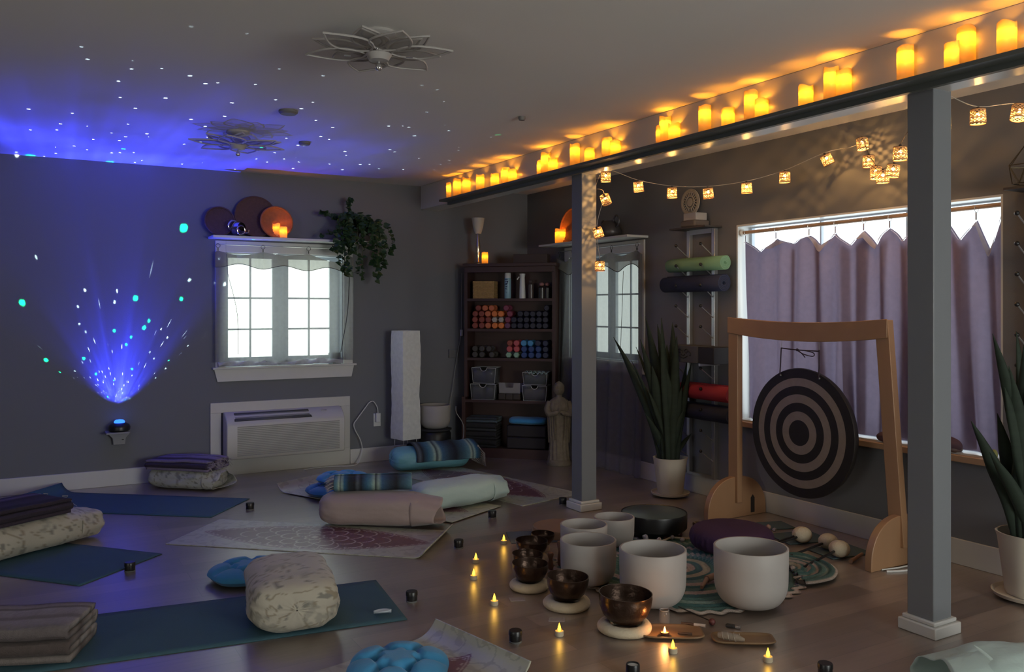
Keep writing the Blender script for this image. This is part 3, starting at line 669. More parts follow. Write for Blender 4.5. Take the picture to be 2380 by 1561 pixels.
tt.link(mth('MULTIPLY', mth('MULTIPLY_ADD', d1, 1.1, mth('MULTIPLY', d2, .34)), gain), comb.inputs[1])
tt.link(mth('MULTIPLY', mth('MULTIPLY_ADD', d1, .22, mth('MULTIPLY', d2, .34)), gain), comb.inputs[2])
tt.link(comb.outputs[0], em.inputs[0]); em.inputs[1].default_value = 1.0
# ---------------------------------------------------------------- corner bookcase
bk = thing('bookcase', 'dark cherry bookcase standing diagonally across the far corner', 'bookcase', (3.965, 6.92, 0), math.atan2(-.60, .61))
BW, BD = .856, .24          # local: x across the front, y into the corner, front face at y=0
hw = BW/2
b = MB(); b.box((-hw-.012, 0, .57), (-hw+.018, BD, 1.80)); b.build('side_panel', 'cherry', bk)
MB().box((hw-.018, 0, .57), (hw+.012, BD, 1.80)).build('side_panel', 'cherry', bk)
MB().box((-hw-.035, -.01, 0), (-hw+.0, BD, .57)).build('side_panel', 'cherry', bk)
MB().box((hw-.0, -.01, 0), (hw+.02, BD, .57)).build('side_panel', 'cherry', bk)
MB().box((-hw-.02, BD-.01, 0), (hw+.012, BD, 1.80)).build('back_panel', 'cherry', bk)
b = MB(); b.box((-hw-.025, -.02, 1.80), (hw+.025, BD, 1.83)); b.box((-hw-.01, -.006, 1.745), (hw+.01, .012, 1.80)); b.build('top_board', 'cherry', bk, bevel=.003)
SZ = [1.50, 1.215, .94, .545]
for z in SZ: MB().box((-hw+.018 if z > .56 else -hw-.03, 0 if z > .56 else -.012, z-.025), (hw-.018 if z > .56 else hw+.02, BD-.01, z)).build('shelf_board', 'cherry', bk)
MB().box((-hw, .01, .0), (hw, BD-.01, .09)).build('plinth', 'cherry', bk)
Mbk = Matrix.Translation(bk.location) @ Matrix.Rotation(bk.rotation_euler[2], 4, 'Z')
def onbk(px, y, z):
    """world point on a shelf of the bookcase in line with photo column px, y behind the front edge"""
    a = Vector((ray(px)[0], ray(px)[1], 0)); inv = Mbk.inverted(); o = inv @ Vector((0, 0, 0)); e = inv @ a
    k = (y-o.y)/(e.y-o.y); q = o+(e-o)*k
    return Mbk @ Vector((q.x, y, z))
BR = bk.rotation_euler[2]
# objects on its top
tl = thing('table_lamp', 'small silver stemmed lamp with white cone shade on the bookcase top', 'lamp', onbk(1111, .10, 1.8301))
MB().lathe([(0, 0), (.045, 0), (.045, .006), (.018, .02), (.010, .06), (.020, .10), (.022, .18), (.010, .27), (.008, .30), (0, .30)], n=24).build('base', flat('polished_pale_metal', (.65, .55, .42), .2, metal=1), tl)
MB().lathe([(.030, .29), (.050, .36), (.062, .44), (.060, .44), (.048, .36), (.028, .295)], n=28).build('lamp_shade', flat('cream_lamp_shade', (.55, .52, .45)), tl)
candle('single glowing candle beside the small lamp on the bookcase', onbk(1127, .07, 1.8301), .108, .030, 'candles on the wall shelves', .35, 7)
tag(MB().box((-.165, -.07, 0), (.165, .07, .085)).build('storage_box', flat('dark_brown_box', (.045, .025, .02)), loc=onbk(1236, .13, 1.8301), rz=BR, bevel=.004), 'low dark brown box lying on the bookcase top', 'box')
# first shelf
wb_ = thing('wicker_basket', 'straw wicker box basket at the left of the top bookcase shelf', 'basket', onbk(1128, .11, 1.5001), BR)
b = MB()
for j in range(14):
    z0 = .006+j*.0118
    for (x0, y0, x1, y1) in ((-.10, -.07, .10, -.07), (.10, -.07, .10, .07), (.10, .07, -.10, .07), (-.10, .07, -.10, -.07)):
        b.tube([(x0+(x1-x0)*k/24, y0+(y1-y0)*k/24+(.003*math.sin(k*PI/2+j*PI) if y0 == y1 else 0), z0) for k in range(25)], .0055, 6)
b.build('woven_side', 'wicker', wb_); b = MB(); b.box((-.094, -.064, 0), (.094, .064, .160)); b.build('lid', 'wicker', wb_)
sc = thing('spray_can', 'tall pale blue spray can with dark lettering on the top bookcase shelf', 'spray can', onbk(1180, .09, 1.5001), BR)
def canp(): 
    b = MB(); b.lathe([(0, 0), (.030, 0), (.032, .004), (.032, .185), (.029, .195)], n=28); return b
canp().build('can', flat('pale_blue_can', (.25, .42, .50), .35), sc); MB().lathe([(.030, .194), (.030, .235), (.026, .242), (0, .242)], n=24).build('cap', 'white', sc)
b = MB()
def strip(b, z0, z1, a0, a1, r=.0325, n=8):
    vs = []
    for k in range(n+1):
        a = a0+(a1-a0)*k/n; vs += [(r*math.cos(a), r*math.sin(a), z0), (r*math.cos(a), r*math.sin(a), z1)]
    b.add(vs, [(2*k, 2*k+2, 2*k+3, 2*k+1) for k in range(n)])
c0 = -PI/2-.25
for (z0, z1, a0, a1) in ((.178, .184, -.62, .5), (.160, .165, -.35, .65), (.150, .160, .30, .62), (.142, .147, -.3, .6), (.128, .134, -.55, .3), (.136, .142, -.1, .35), (.112, .118, -.4, .35), (.108, .112, .0, .35), (.092, .098, -.35, .2), (.086, .090, -.1, .35), (.058, .061, -.2, .3), (.052, .055, 0, .3)): strip(b, z0, z1, c0+a0, c0+a1)
b.build('lettering', flat('navy_print', (.02, .03, .09)), sc)
sb = thing('spray_bottle', 'white continuous mist spray bottle with a trigger on the top bookcase shelf', 'spray bottle', onbk(1214, .09, 1.5001), BR)
MB().lathe([(0, 0), (.030, 0), (.031, .01), (.027, .10), (.025, .16), (.023, .20), (.028, .225), (.028, .233), (0, .235)], n=28).build('bottle', 'white', sb)
b = MB(); b.T = Matrix.Translation((-.026, -.01, .205)) @ Matrix.Rotation(R(38), 4, 'Y'); b.box((-.006, -.006, -.035), (.004, .006, 0)); b.build('trigger', 'white', sb, bevel=.002)
tag(MB().lathe([(0, 0), (.026, 0), (.026, .13), (.012, .145), (.017, .150), (.020, .165), (.012, .178), (0, .18)], n=24).build('dark_bottle', flat('smoky_brown_bottle', (.07, .05, .045), .3), loc=onbk(1234, .10, 1.5001)), 'smoky brown bottle right of the white spray bottle', 'bottle')
for px, dx, lab in ((1259, 0, 'dark jar with a pink rounded stopper on the top bookcase shelf'), (1272, .02, 'dim jar with a dull pink stopper beside the right side panel')):
    j = thing('stoppered_jar', lab, 'jar', onbk(px, .09+dx, 1.5001), BR)
    MB().lathe([(0, 0), (.036, 0), (.036, .10), (.02, .115), (0, .115)], n=24).build('jar_body', flat('black_glass_jar', (.02, .015, .014), .3), j)
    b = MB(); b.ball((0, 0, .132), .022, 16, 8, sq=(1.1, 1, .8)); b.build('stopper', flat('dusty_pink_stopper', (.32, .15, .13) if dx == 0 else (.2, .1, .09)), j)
# dumbbells seen end-on
DB = {}
def dumbbell(label, p, colname, col, hexa, group, rr=.0285):
    key = (colname, rr)
    if key not in DB:
        t = thing('dumbbell', label, 'dumbbell', p, BR, group)
        n = 6 if hexa else 24
        for s in (0, 1):
            b = MB(); y0 = .0+s*.12
            b.T = Matrix.Translation((0, y0, rr)) @ Matrix.Rotation(R(-90), 4, 'X')
            b.lathe([(0, 0), (rr*.82, 0), (rr, .006), (rr, .034), (rr*.82, .04), (0, .04)], n=n); b.build('weight_head', flat(colname, col, .45, var=.15), t, bevel=.001)
        b = MB(); b.tube([(0, .038, rr), (0, .122, rr)], .011, 12); b.build('grip', flat(colname, col), t)
        DB[key] = t
    else: copy_tree(DB[key], loc=p, rz=BR, label=label)
CN = {'r': ('dull red vinyl', (.26, .055, .035)), 'o': ('bright orange vinyl', (.75, .20, .04)), 'O': ('soft orange vinyl', (.55, .15, .06)), 'w': ('off-white', (.42, .38, .33)), 'm': ('magenta', (.20, .035, .07)), 'p': ('plum', (.13, .04, .09)), 'n': ('near-black navy', (.012, .012, .028)), 'g': ('smoky grey', (.055, .05, .042)), 'c': ('coral pink', (.50, .09, .095)), 't': ('mint', (.26, .42, .30)), 'b': ('royal blue', (.02, .055, .19)), 'l': ('sky blue', (.06, .26, .50)), 'd': ('midnight blue', (.016, .022, .06))}
place = ['first','second','third','fourth','fifth','sixth','seventh','eighth','ninth','tenth','eleventh','twelfth']
def rows(zs, data, shelfname, gname):
    for ri, row in enumerate(data):
        for k, (zx, c) in enumerate(row):
            px = 1040+zx*.333; p = onbk(px, .03+.012*ri, zs+ri*.0555+.0003)
            hexa = c in 'wt'
            dumbbell('%s dumbbell end, %s from left, %s row, %s' % (CN[c][0], place[k], ['bottom', 'second', 'third', 'top'][ri], shelfname), p, CN[c][0].replace(' ', '_').replace('-', '_')+'_weight', CN[c][1], hexa, gname)
rows(SZ[1], [[(190,'r'),(237,'r'),(281,'O'),(328,'o'),(373,'o'),(417,'p'),(462,'n'),(506,'n'),(550,'n'),(594,'n'),(638,'n'),(682,'n')],
             [(190,'r'),(237,'r'),(283,'r'),(326,'w'),(372,'w'),(419,'m'),(462,'n'),(506,'n'),(550,'n'),(594,'n'),(638,'n'),(682,'n')],
             [(192,'r'),(236,'r'),(280,'O'),(326,'o'),(371,'o'),(433,'m'),(506,'n'),(550,'n'),(594,'n'),(638,'n'),(682,'n')],
             [(213,'r'),(260,'O'),(306,'O'),(408,'m'),(692,'n')]], 'second bookcase shelf', 'dumbbells on the second bookcase shelf')
rows(SZ[2], [[(190,'g'),(239,'g'),(308,'g'),(424,'t'),(478,'t'),(533,'b'),(583,'b'),(633,'b'),(683,'d')],
             [(190,'g'),(238,'g'),(287,'g'),(430,'c'),(480,'c'),(533,'b'),(583,'b'),(633,'b'),(683,'d')],
             [(433,'r'),(480,'c'),(530,'l'),(577,'l'),(630,'d'),(683,'d')]], 'third bookcase shelf', 'dumbbells on the third bookcase shelf')
# bins
def bin_(label, px, z, w, d, h, fill, cat='bin', paper=False, m='clear'):
    t = thing('storage_bin', label, cat, onbk(px, .01, z), BR, 'clear plastic bins on the fourth bookcase shelf')
    e = .012; b = MB()
    def ringq(hw_, y0, y1, z_): return [(-hw_, y0, z_), (hw_, y0, z_), (hw_, y1, z_), (-hw_, y1, z_)]
    lo = ringq(w/2-e, e*.5, d-e*.5, 0); hi = ringq(w/2, 0, d, h)
    b.add(lo+hi, [(3, 2, 1, 0), (1, 2, 6, 5), (2, 3, 7, 6), (3, 0, 4, 7)])
    n = 16; cut = [( .032*math.cos(PI+PI*k/n), 0.0, h+.030*math.sin(PI+PI*k/n)) for k in range(n+1)]
    tp_ = [hi[0]]+cut+[hi[1]]; K_ = len(tp_)
    b.add(tp_+[(lo[0][0]+(lo[1][0]-lo[0][0])*(q[0]+w/2)/w, lo[0][1], 0) for q in tp_], [(k+K_, k+K_+1, k+1, k) for k in range(K_-1)])
    b.build('bin_wall', m, t, solid=.002)
    b = MB(); P = [Vector(hi[0])]+[Vector(c) for c in cut]+[Vector(q) for q in hi[1:]]+[Vector(hi[0])]
    b.tube(P, .003, 6); b.tube([Vector(lo[0]), Vector(hi[0])], .0022, 6); b.tube([Vector(lo[1]), Vector(hi[1])], .0022, 6); b.tube([Vector(lo[0]), Vector(lo[1])], .0022, 6); b.build('rim', flat('pale_plastic_rim', (.45, .46, .46)), t)
    MB().box((-w/2+e+.006, .008, .004), (w/2-e-.006, d-.015, h*.8)).build('contents', fill, t, bevel=.006)
    if paper:
        rng = random.Random(5)
        for k in range(5):
            b = MB(); x = -w/2+.02+k*w/6; a = rng.random()*.6; b.tube(smooth([(x, .01, h*.85), (x+.02, .0, h+.012+a*.01), (x+.045, -.004, h-.012), (x+.07, .0, h+.02*a)]), .003, 5); b.build('ribbon', flat('pale_mint_ribbon', (.28, .42, .40)), t)
    return t
fg = flat('blue_grey_contents', (.075, .085, .11)); fr = flat('dull_red_contents', (.10, .055, .055)); ft = flat('dark_teal_contents', (.06, .11, .11))
z4 = SZ[3]
bin_('lower left clear plastic bin on the fourth bookcase shelf', 1122, z4+.0005, .245, .19, .145, flat('grey_contents', (.085, .085, .085)))
bin_('upper left clear plastic bin stacked on another bin', 1124, z4+.155, .235, .18, .145, fg)
bin_('lower right clear bin with reddish contents', 1242, z4+.0005, .235, .19, .140, fr)
bin_('upper right clear bin overflowing with mint ribbon', 1243, z4+.150, .235, .18, .115, ft, paper=True)
hb = tag(MB().prism([(-.10, 0), (.10, 0), (.105, .10), (.045, .10), (.032, .055), (-.032, .055), (-.045, .10), (-.105, .10)], 0, .008, 'xz').prism([(-.10, 0), (.10, 0), (.105, .09), (-.105, .09)], .12, .128, 'xz').box((-.10, 0, 0), (.10, .128, .006)).build('paper_holder', flat('translucent_grey_plastic', (.24, .23, .22)), loc=onbk(1184, .03, z4+.062), rz=BR), 'grey notched holder on the fourth shelf between the bins', 'holder')
for k, px in enumerate((1166, 1183, 1200)):
    tag(MB().box((-.035, 0, 0), (.035, .12, .06)).build('small_block', flat('dark_brown_block', (.04, .03, .022)), loc=onbk(px, .03, z4+.0003), rz=BR, bevel=.008), ['left', 'middle', 'right'][k]+' small dark block under the grey notched holder', 'block', 'blocks under the holder')
# ---------------------------------------------------------------- soft goods
def blanket_cols(stops):
    """stops: [(pos, (r,g,b)), ...] stepped stripes with soft edges"""
    def f(t):
        t %= 1.0
        for (a, ca), (c, cc) in zip(stops, stops[1:]):
            if t <= c: k = (t-a)/max(c-a, 1e-6); return tuple(x+(y-x)*k for x, y in zip(ca, cc))
        return stops[-1][1]
    return f
def folded_blanket(name, label, loc, rz, L, W, layers, th, colf, group=None, seed=0, fringe=True, along=False, zrot=0):
    """blanket folded back and forth: one ribbon of cloth; stripes run along the folds"""
    t = thing(name, label, 'blanket', loc, rz, group)
    path = []; half = W/2; step = th
    for k in range(layers):
        z = th*.5+k*step; s = 1 if k % 2 == 0 else -1
        xs = [(-half+step*.5+(W-step)*i/14)*s for i in range(15)]
        for x in xs: path.append((x, z))
        if k < layers-1:
            for i in range(1, 5):
                a = -PI/2+PI*i/5; path.append(((half-step*.5)*s+math.cos(a)*step*.5*s, z+step*.5+math.sin(a)*step*.5))
    P = [Vector((a, c)) for a, c in path]; Ln = [0]
    for a, c in zip(P, P[1:]): Ln.append(Ln[-1]+(c-a).length)
    n = len(P)
    def f(u, v):
        i = min(int(round(u*(n-1))), n-1); y, z = P[i]; x = (v-.5)*L*(1+.02*nz(y*9+seed, z*30))
        k = z/(layers*step)
        z2 = z+.006*k*nz(x*7+seed, y*7, k)+.012*k*nz(x*2.5+seed, y*3); edge = (abs(v-.5)*2)**8
        z2 -= .008*edge*k
        return (x, y*(1+.05*nz(x*4, z*20, seed)), max(z2, .003))
    def c(u, v):
        i = min(int(round(u*(n-1))), n-1); q = colf(Ln[i]*1.9+seed*.13) if not along else colf(v*L*1.9+seed*.1)
        g = 1+.18*nz(v*200, i*9.1); return tuple(x*g for x in q)
    b = MB(); b.grid(f, n-1, 44, col=c); o = b.build('folded_cloth', 'woven', t, solid=step*.80)
    if fringe:
        rng = random.Random(seed); b = MB()
        for k in range(34):
            z = rng.uniform(.2, .95)*layers*th; y = rng.uniform(-half*.95, half*.95); x = L/2*.985
            b.tube([(x, y, z), (x+.02+rng.random()*.015, y+rng.uniform(-.01, .01), z-.004), (x+.03+rng.random()*.02, y+rng.uniform(-.02, .02), max(z-.02-rng.random()*.02, .004))], [.0028, .002, .0012], 5)
        b.build('fringe', flat('pale_yarn_fringe', (.32, .29, .28), .95), t)
    return t
def bolster(name, label, loc, rz, L, W, Hh, m, seed=0, n=3.0, openend=0, printf=None, cat='bolster', group=None, pinch=.35, tuft=None, flap=.06, side=1):
    t = thing(name, label, cat, loc, rz, group)
    NU, NV = 84, 72
    def f(u, v):
        s = 2*u-1; e = 1-(1-abs(s))**2.6; s = math.copysign(e, s)
        rs = (1-e**7)**(1/3.2) if e < 1 else 0
        rs = .02+.98*rs
        a = 2*PI*v; ca, sa = math.cos(a), math.sin(a)
        q = (abs(ca)**n+abs(sa)**n)**(-1/n)
        wr = .055*nz(s*2.2+seed, ca*1.6, sa*1.6)+.030*nz(s*6+seed, ca*5, sa*5)*(.4+e)
        wr += pinch*.05*(e**6)*math.sin(a*9+seed)+.012*math.sin(a*5+s*7+seed)
        k = q*rs*(1+wr)
        x = s*L/2*(1+.02*nz(ca*3+seed, sa*3)); y = ca*k*W/2; z = Hh/2+sa*k*Hh/2
        if z < .004: z = .004+.0005*z
        return (x, y, z)
    col = None
    if printf:
        def col(u, v): 
            x, y, z = f(u, v); return printf(x*7+seed, y*7, z*7)
    b = MB(); b.grid(f, NU, NV, wrapv=True, col=col)
    o = b.build('pillow_body', m, t)
    if openend:        # the open mouth of the pillowcase hanging past the end
        def g(u, v):
            a = 2*PI*v; ca, sa = math.cos(a), math.sin(a); q = (abs(ca)**2.4+abs(sa)**2.4)**(-1/2.4)
            fl_ = u; k = q*(.985-.14*fl_+.10*fl_*math.sin(a*3+seed)+.05*math.sin(a*7+seed*2)*fl_)
            x = side*(L/2*.76+(L*.12+flap)*fl_+.02*fl_*math.sin(a*2+seed)); y = ca*k*W/2
            z = Hh*.48+sa*k*Hh/2*(1-.12*fl_)-Hh*.05*fl_; return (x, y, max(z, .005))
        cg = None
        if printf: cg = lambda u, v: printf(*[q*7 for q in g(u, v)])
        MB().grid(g, 10, 56, wrapv=True, col=cg).build('open_hem', m, t, solid=.003)
    return t
def tufted(label, loc, rad, h, m, rz=0, n=6, group='blue tufted round cushions', tag_=True):
    t = thing('round_cushion', label, 'cushion', loc, rz, group)
    tr = .43
    def prof(r, a):
        base = (1-r**4.5)**.55 if r < 1 else 0
        d = 0
        for k in range(n):
            q = 2*PI*k/n; dx, dy = r*math.cos(a)-tr*math.cos(q), r*math.sin(a)-tr*math.sin(q); dd = dx*dx+dy*dy
            d += .60*math.exp(-dd/.010)
            da = abs((a-q+PI) % (2*PI)-PI)
            if r > tr: d += .42*math.exp(-(da*r/.10)**2)*(1 if r < .93 else (1-r)/.07)
        d += .26*math.exp(-((r-tr)/.06)**2)
        return base*(1-min(d, .8))
    def f(u, v):
        r = (v*1.0); a = 2*PI*u; R_ = rad*(1+.03*math.cos(n*a+PI)); return (R_*r*math.cos(a), R_*r*math.sin(a), h*.42+h*.58*prof(r, a))
    def g(u, v):
        r = 1-v; a = 2*PI*u; R_ = rad*(1+.03*math.cos(n*a+PI)); base = (1-r**6)**.6 if r < 1 else 0
        return (R_*r*math.cos(a), R_*r*math.sin(a), h*.42*(1-base)+.002)
    b = MB(); b.grid(f, 128, 34, wrapu=True); b.grid(g, 128, 10, wrapu=True); b.build('cushion_body', m, t, sharp=75)
    b = MB()
    for k in range(n): q = 2*PI*k/n; b.ball((rad*tr*math.cos(q), rad*tr*math.sin(q), h*.42+h*.58*prof(tr, q)+.001), .006, 8, 6)
    b.build('tuft_knots', m, t)
    if tag_: MB().box((rad*.97, -.012, h*.36), (rad*1.06, .012, h*.38)).build('care_tag', 'white', t)
    return t
def floral(x, y, z):
    a = nz(x*1.1, y*1.1, z*1.1); c = abs(nz(x*2.3+5, y*2.3, z*2.3)); g = nz(x*5, y*5+3, z*5)
    base = Vector((.43, .395, .32))
    if c < .045: base = base.lerp(Vector((.20, .16, .10)), .75)
    if a > .28 and g > -.05: base = base.lerp(Vector((.25, .24, .20)), .6)
    if g > .42: base = Vector((.20, .19, .16))
    return tuple(base)
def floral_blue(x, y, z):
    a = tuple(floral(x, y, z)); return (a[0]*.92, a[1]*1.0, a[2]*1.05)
# ---- yoga mats
def mat_strip(name, label, corner, ang, L, W, m, curl=0, curl2=0, thick=.005, group='yoga mats', print_fn=None, cat='yoga mat', z0=.0):
    """flat mat: local x runs along its length from `corner`, local y is its width; curl lifts the far end, curl2 the near end"""
    t = Vector((corner[0], corner[1], z0)); b = MB()
    NU, NV = (330, 112) if print_fn else (70, 12)
    def f(u, v):
        x = u*L; y = v*W; z = 0
        if curl:
            e = max(0, (x-(L-curl))/curl); x2 = (L-curl)+curl*(math.sin(min(e, 1)*1.15)/1.15 if e > 0 else 0) if e > 0 else x; z = curl*(1-math.cos(e*1.15))/1.15; x = x2
        if curl2:
            e = max(0, (curl2-x)/curl2)
            if e > 0: z += curl2*(1-math.cos(e*1.15))/1.15; x = curl2-curl2*math.sin(e*1.15)/1.15
        return (x, y, z+thick/2+.0004)
    col = (lambda u, v: print_fn((u-.5)*L, (v-.5)*W, L, W)) if print_fn else None
    b.grid(f, NU, NV, col=col); o = b.build(name, m, loc=t, rz=ang, solid=thick)
    return tag(o, label, cat, group)
def mandala(maroon, line, pale=0):
    cream = (.46, .46, .36)
    def p(s, t, L, W):
        a = math.atan2(t, s); r = math.hypot(s, t); S = abs(s)/(L*.455); c = cream
        g = nz(s*22, t*22); 
        if g > .25: c = (.36, .35, .27)
        if abs(nz(s*9, t*9, 4)) < .03: c = (.33, .33, .26)
        if S < 1:
            half = abs(W)*.43*(1-S**1.75)**.85*(1+.0*math.cos(s*20))
            if abs(t) < half:
                c = maroon
                if abs(nz(s*14, t*14, 9)) < .05: c = tuple(x*.8 for x in maroon)
                e = half-abs(t)
                if .010 < e < .016: c = line
                if .026 < e < .034 and math.sin(s*160) > 0: c = line
                for R0, npt, amp, lw, ph in ((.05, 8, .5, .0055, 0), (.11, 8, .55, .006, PI/8), (.175, 8, .45, .006, 0), (.25, 12, .34, .006, PI/12), (.34, 16, .22, .005, 0), (.45, 20, .15, .0045, 0)):
                    q = abs(math.cos(npt/2*(a+ph))); RR = R0*(1-amp/2+amp*q**.6)
                    if abs(r-RR) < lw: c = line; break
                else:
                    if r < .02: c = line
        return c
    return p
MAR = mandala((.135, .028, .045), (.52, .45, .40))
# ---------------------------------------------------------------- place mats (corner, heading)
def ang(a, c): return math.atan2(c[1]-a[1], c[0]-a[0])
mat_strip('yoga_mat', 'cream yoga mat with maroon mandala under the dusty pink bolster', (.75, 5.42), R(-40.9), 1.62, .61, 'matprint', curl=.09, print_fn=MAR, group='printed mandala yoga mats')
mat_strip('yoga_mat', 'maroon mandala mat pointing at the far post, under the teal bolster', (3.09, 5.20), R(102.5), 1.68, -.61, 'matprint', print_fn=MAR, group='printed mandala yoga mats', z0=.0)
mat_strip('yoga_mat', 'cream mandala mat mostly hidden beneath the mint bolster and stacked blue cushions', (2.44, 5.01), R(116), 1.72, -.56, 'matprint', curl=.12, print_fn=MAR, group='printed mandala yoga mats', z0=.006)
mat_strip('yoga_mat', 'curled-up cream mat in the foreground carrying a blue tufted cushion', (1.70, 2.76), R(192), 1.6, -.60, 'matprint', curl2=.13, print_fn=MAR, group='printed mandala yoga mats')
mat_strip('yoga_mat', 'blue mat along the far baseboard with an upturned corner', (1.11, 5.96), R(141.5), 1.55, -.57, 'bluemat', curl=.14, group='plain blue yoga mats')
mat_strip('yoga_mat', 'blue mat running off the left edge under the floral bolster with plum blanket', (.26, 4.82), R(131.5), 1.7, -.59, 'bluemat', group='plain blue yoga mats')
mat_strip('yoga_mat', 'nearest blue mat, under the large floral bolster in front', (1.51, 3.56), R(172.5), 1.78, -.60, 'bluemat', group='plain blue yoga mats')
# ---------------------------------------------------------------- bolsters and blankets
serape = blanket_cols([(0, (.06, .13, .18)), (.06, (.10, .22, .27)), (.09, (.36, .45, .36)), (.11, (.05, .08, .10)), (.13, (.30, .42, .36)), (.16, (.03, .12, .22)), (.22, (.02, .03, .04)), (.30, (.015, .015, .02)), (.34, (.10, .12, .14)), (.38, (.015, .015, .02)), (.46, (.04, .12, .20)), (.52, (.10, .22, .27)), (.56, (.33, .44, .36)), (.58, (.02, .03, .04)), (.62, (.3, .4, .34)), (.66, (.05, .12, .21)), (.76, (.03, .05, .08)), (.86, (.015, .015, .02)), (1, (.06, .13, .18))])
plum = blanket_cols([(0, (.05, .035, .055)), (.10, (.10, .07, .11)), (.14, (.028, .02, .03)), (.30, (.06, .045, .065)), (.36, (.16, .12, .17)), (.42, (.03, .02, .03)), (.7, (.05, .04, .055)), (.78, (.02, .015, .02)), (1, (.05, .035, .055))])
lav = blanket_cols([(0, (.21, .17, .27)), (.12, (.25, .20, .31)), (.16, (.04, .03, .05)), (.19, (.26, .21, .31)), (.30, (.23, .18, .29)), (.36, (.05, .03, .06)), (.44, (.04, .03, .045)), (.50, (.20, .16, .26)), (.8, (.24, .19, .30)), (.88, (.05, .035, .06)), (1, (.21, .17, .27))])
gryb = blanket_cols([(0, (.27, .24, .23)), (.12, (.30, .27, .26)), (.16, (.10, .075, .065)), (.20, (.26, .23, .22)), (.34, (.30, .27, .26)), (.37, (.05, .035, .03)), (.40, (.28, .24, .22)), (.55, (.16, .14, .135)), (.62, (.08, .06, .055)), (.75, (.19, .16, .15)), (.9, (.12, .10, .10)), (1, (.27, .24, .23))])
bolster('floral_bolster', 'large floral print bolster seen end-on on the nearest blue mat', (1.07, 3.88, .006), R(80), .58, .385, .225, 'print_', 1, 3.4, 0, floral, group='floral print bolsters', flap=.03, side=-1)
bolster('floral_bolster', 'floral print bolster at the left edge beneath the plum blanket', (.02, 5.68, .006), R(33), .68, .33, .20, 'print_', 2, 3.0, 1, floral, group='floral print bolsters', flap=.07)
bolster('floral_bolster', 'floral print bolster by the far baseboard beneath the lavender blanket', (1.15, 7.10, .001), R(-44), .58, .33, .155, 'print_', 3, 3.2, 1, floral_blue, group='floral print bolsters', flap=.03)
bolster('pink_bolster', 'dusty pink bolster on the mandala mat with a rolled serape on top', (1.99, 5.24, .009), R(-36), .70, .29, .205, 'pink', 4, 2.8, 1, flap=.09)
bolster('mint_bolster', 'pale mint bolster lying behind the dusty pink bolster', (2.66, 5.42, .014), R(8), .66, .29, .19, 'mint', 5, 2.6, 1, group='mint bolsters', flap=.07)
bolster('teal_bolster', 'shiny teal bolster draped with a striped serape near the bookcase', (3.11, 6.83, .008), R(-6), .70, .29, .20, 'teal', 6, 2.5, 0, flap=.04)
bolster('mint_bolster', 'pale mint bolster at the lower right corner in front of the near post', (3.13, 1.62, .0), R(-30), .68, .33, .215, 'mint', 8, 2.6, 1, group='mint bolsters', flap=.08, side=-1)
bolster('mint_bolster', 'mint bolster of which only the tip shows at the bottom edge', (1.60, 2.17, .0), R(-70), .62, .27, .185, 'mint', 9, 2.2, 0, group='mint bolsters')
folded_blanket('folded_blanket', 'dark plum striped folded blanket on the left floral bolster', (-.04, 5.66, .200), R(33), .50, .36, 4, .024, plum, 'folded blankets', 1)
folded_blanket('folded_blanket', 'lavender striped folded blanket on the bolster by the far baseboard', (1.14, 7.09, .150), R(-44), .54, .30, 4, .022, lav, 'folded blankets', 2)
folded_blanket('folded_blanket', 'cream and brown striped folded blanket at the lower left corner', (.03, 3.99, .006), R(-22), .42, .32, 5, .030, gryb, 'folded blankets', 3, fringe=False)
# rolled serape on the pink bolster: a spiral roll
rl = thing('rolled_serape', 'rolled blue and black serape blanket on top of the pink bolster', 'blanket', (2.00, 5.28, .206), R(-22), 'serape blankets')
def f_roll(u, v):
    a = u*2*PI*3.2; r = .025+.032*u; x = (v-.5)*.50; r *= 1+.04*nz(x*9, math.cos(a), math.sin(a)); return (x, r*1.35*math.cos(a), .062+r*math.sin(a)*.92)
MB().grid(f_roll, 130, 60, col=lambda u, v: tuple(q*(1+.2*nz(v*150, u*90)) for q in serape(v*1.05+.02))).build('rolled_cloth', 'woven', rl, solid=.007)
rng = random.Random(2); b = MB()
for k in range(40):
    a = rng.random()*6.28; r = rng.uniform(.02, .055); b.tube([(-.25, r*1.35*math.cos(a), .062+r*math.sin(a)), (-.275, r*1.4*math.cos(a), .055+r*math.sin(a)), (-.29-rng.random()*.02, r*1.5*math.cos(a), .040+r*math.sin(a)*.9)], [.003, .002, .0012], 5)
b.build('fringe', 'pale_yarn_fringe', rl)
# draped serape over the teal bolster
dr = thing('draped_serape', 'blue striped serape draped over the teal bolster', 'blanket', (3.14, 6.83, .008), R(-6), 'serape blankets')
def f_drape(u, v):
    x = -.20+.58*u; a = PI*1.08*(v)-.04*PI; n = 2.5; ca, sa = math.cos(PI-a), math.sin(a)
    q = (abs(ca)**n+abs(sa)**n)**(-1/n); k = q*(1.07+.03*math.sin(u*22)+.04*nz(u*5, v*4))
    y = -ca*-1*k*.145; z = .10+sa*k*.105
    y = (math.cos(a+PI)*k*.150); z = max(z, .02+.01*math.sin(u*20)); 
    return (x+.02*nz(v*4, 3), y-.01*(1-v), z+.012*math.exp(-((v-.5)/.3)**2))
MB().grid(f_drape, 90, 50, col=lambda u, v: tuple(q*(1+.2*nz(v*90, u*150)) for q in serape(u*.92+.30))).build('draped_cloth', 'woven', dr, solid=.008)
b = MB()
for k in range(26): y = -.16+.02*(k % 3); z = .03+.004*k; b.tube([(.36, -.16+.006*k, max(.20-.006*k, .05)), (.41+.01*(k % 3), -.17+.006*k, max(.13-.005*k, .02)), (.43, -.18+.006*k, .01)], [.004, .002, .001], 5)
b.build('fringe', 'pale_yarn_fringe', dr)
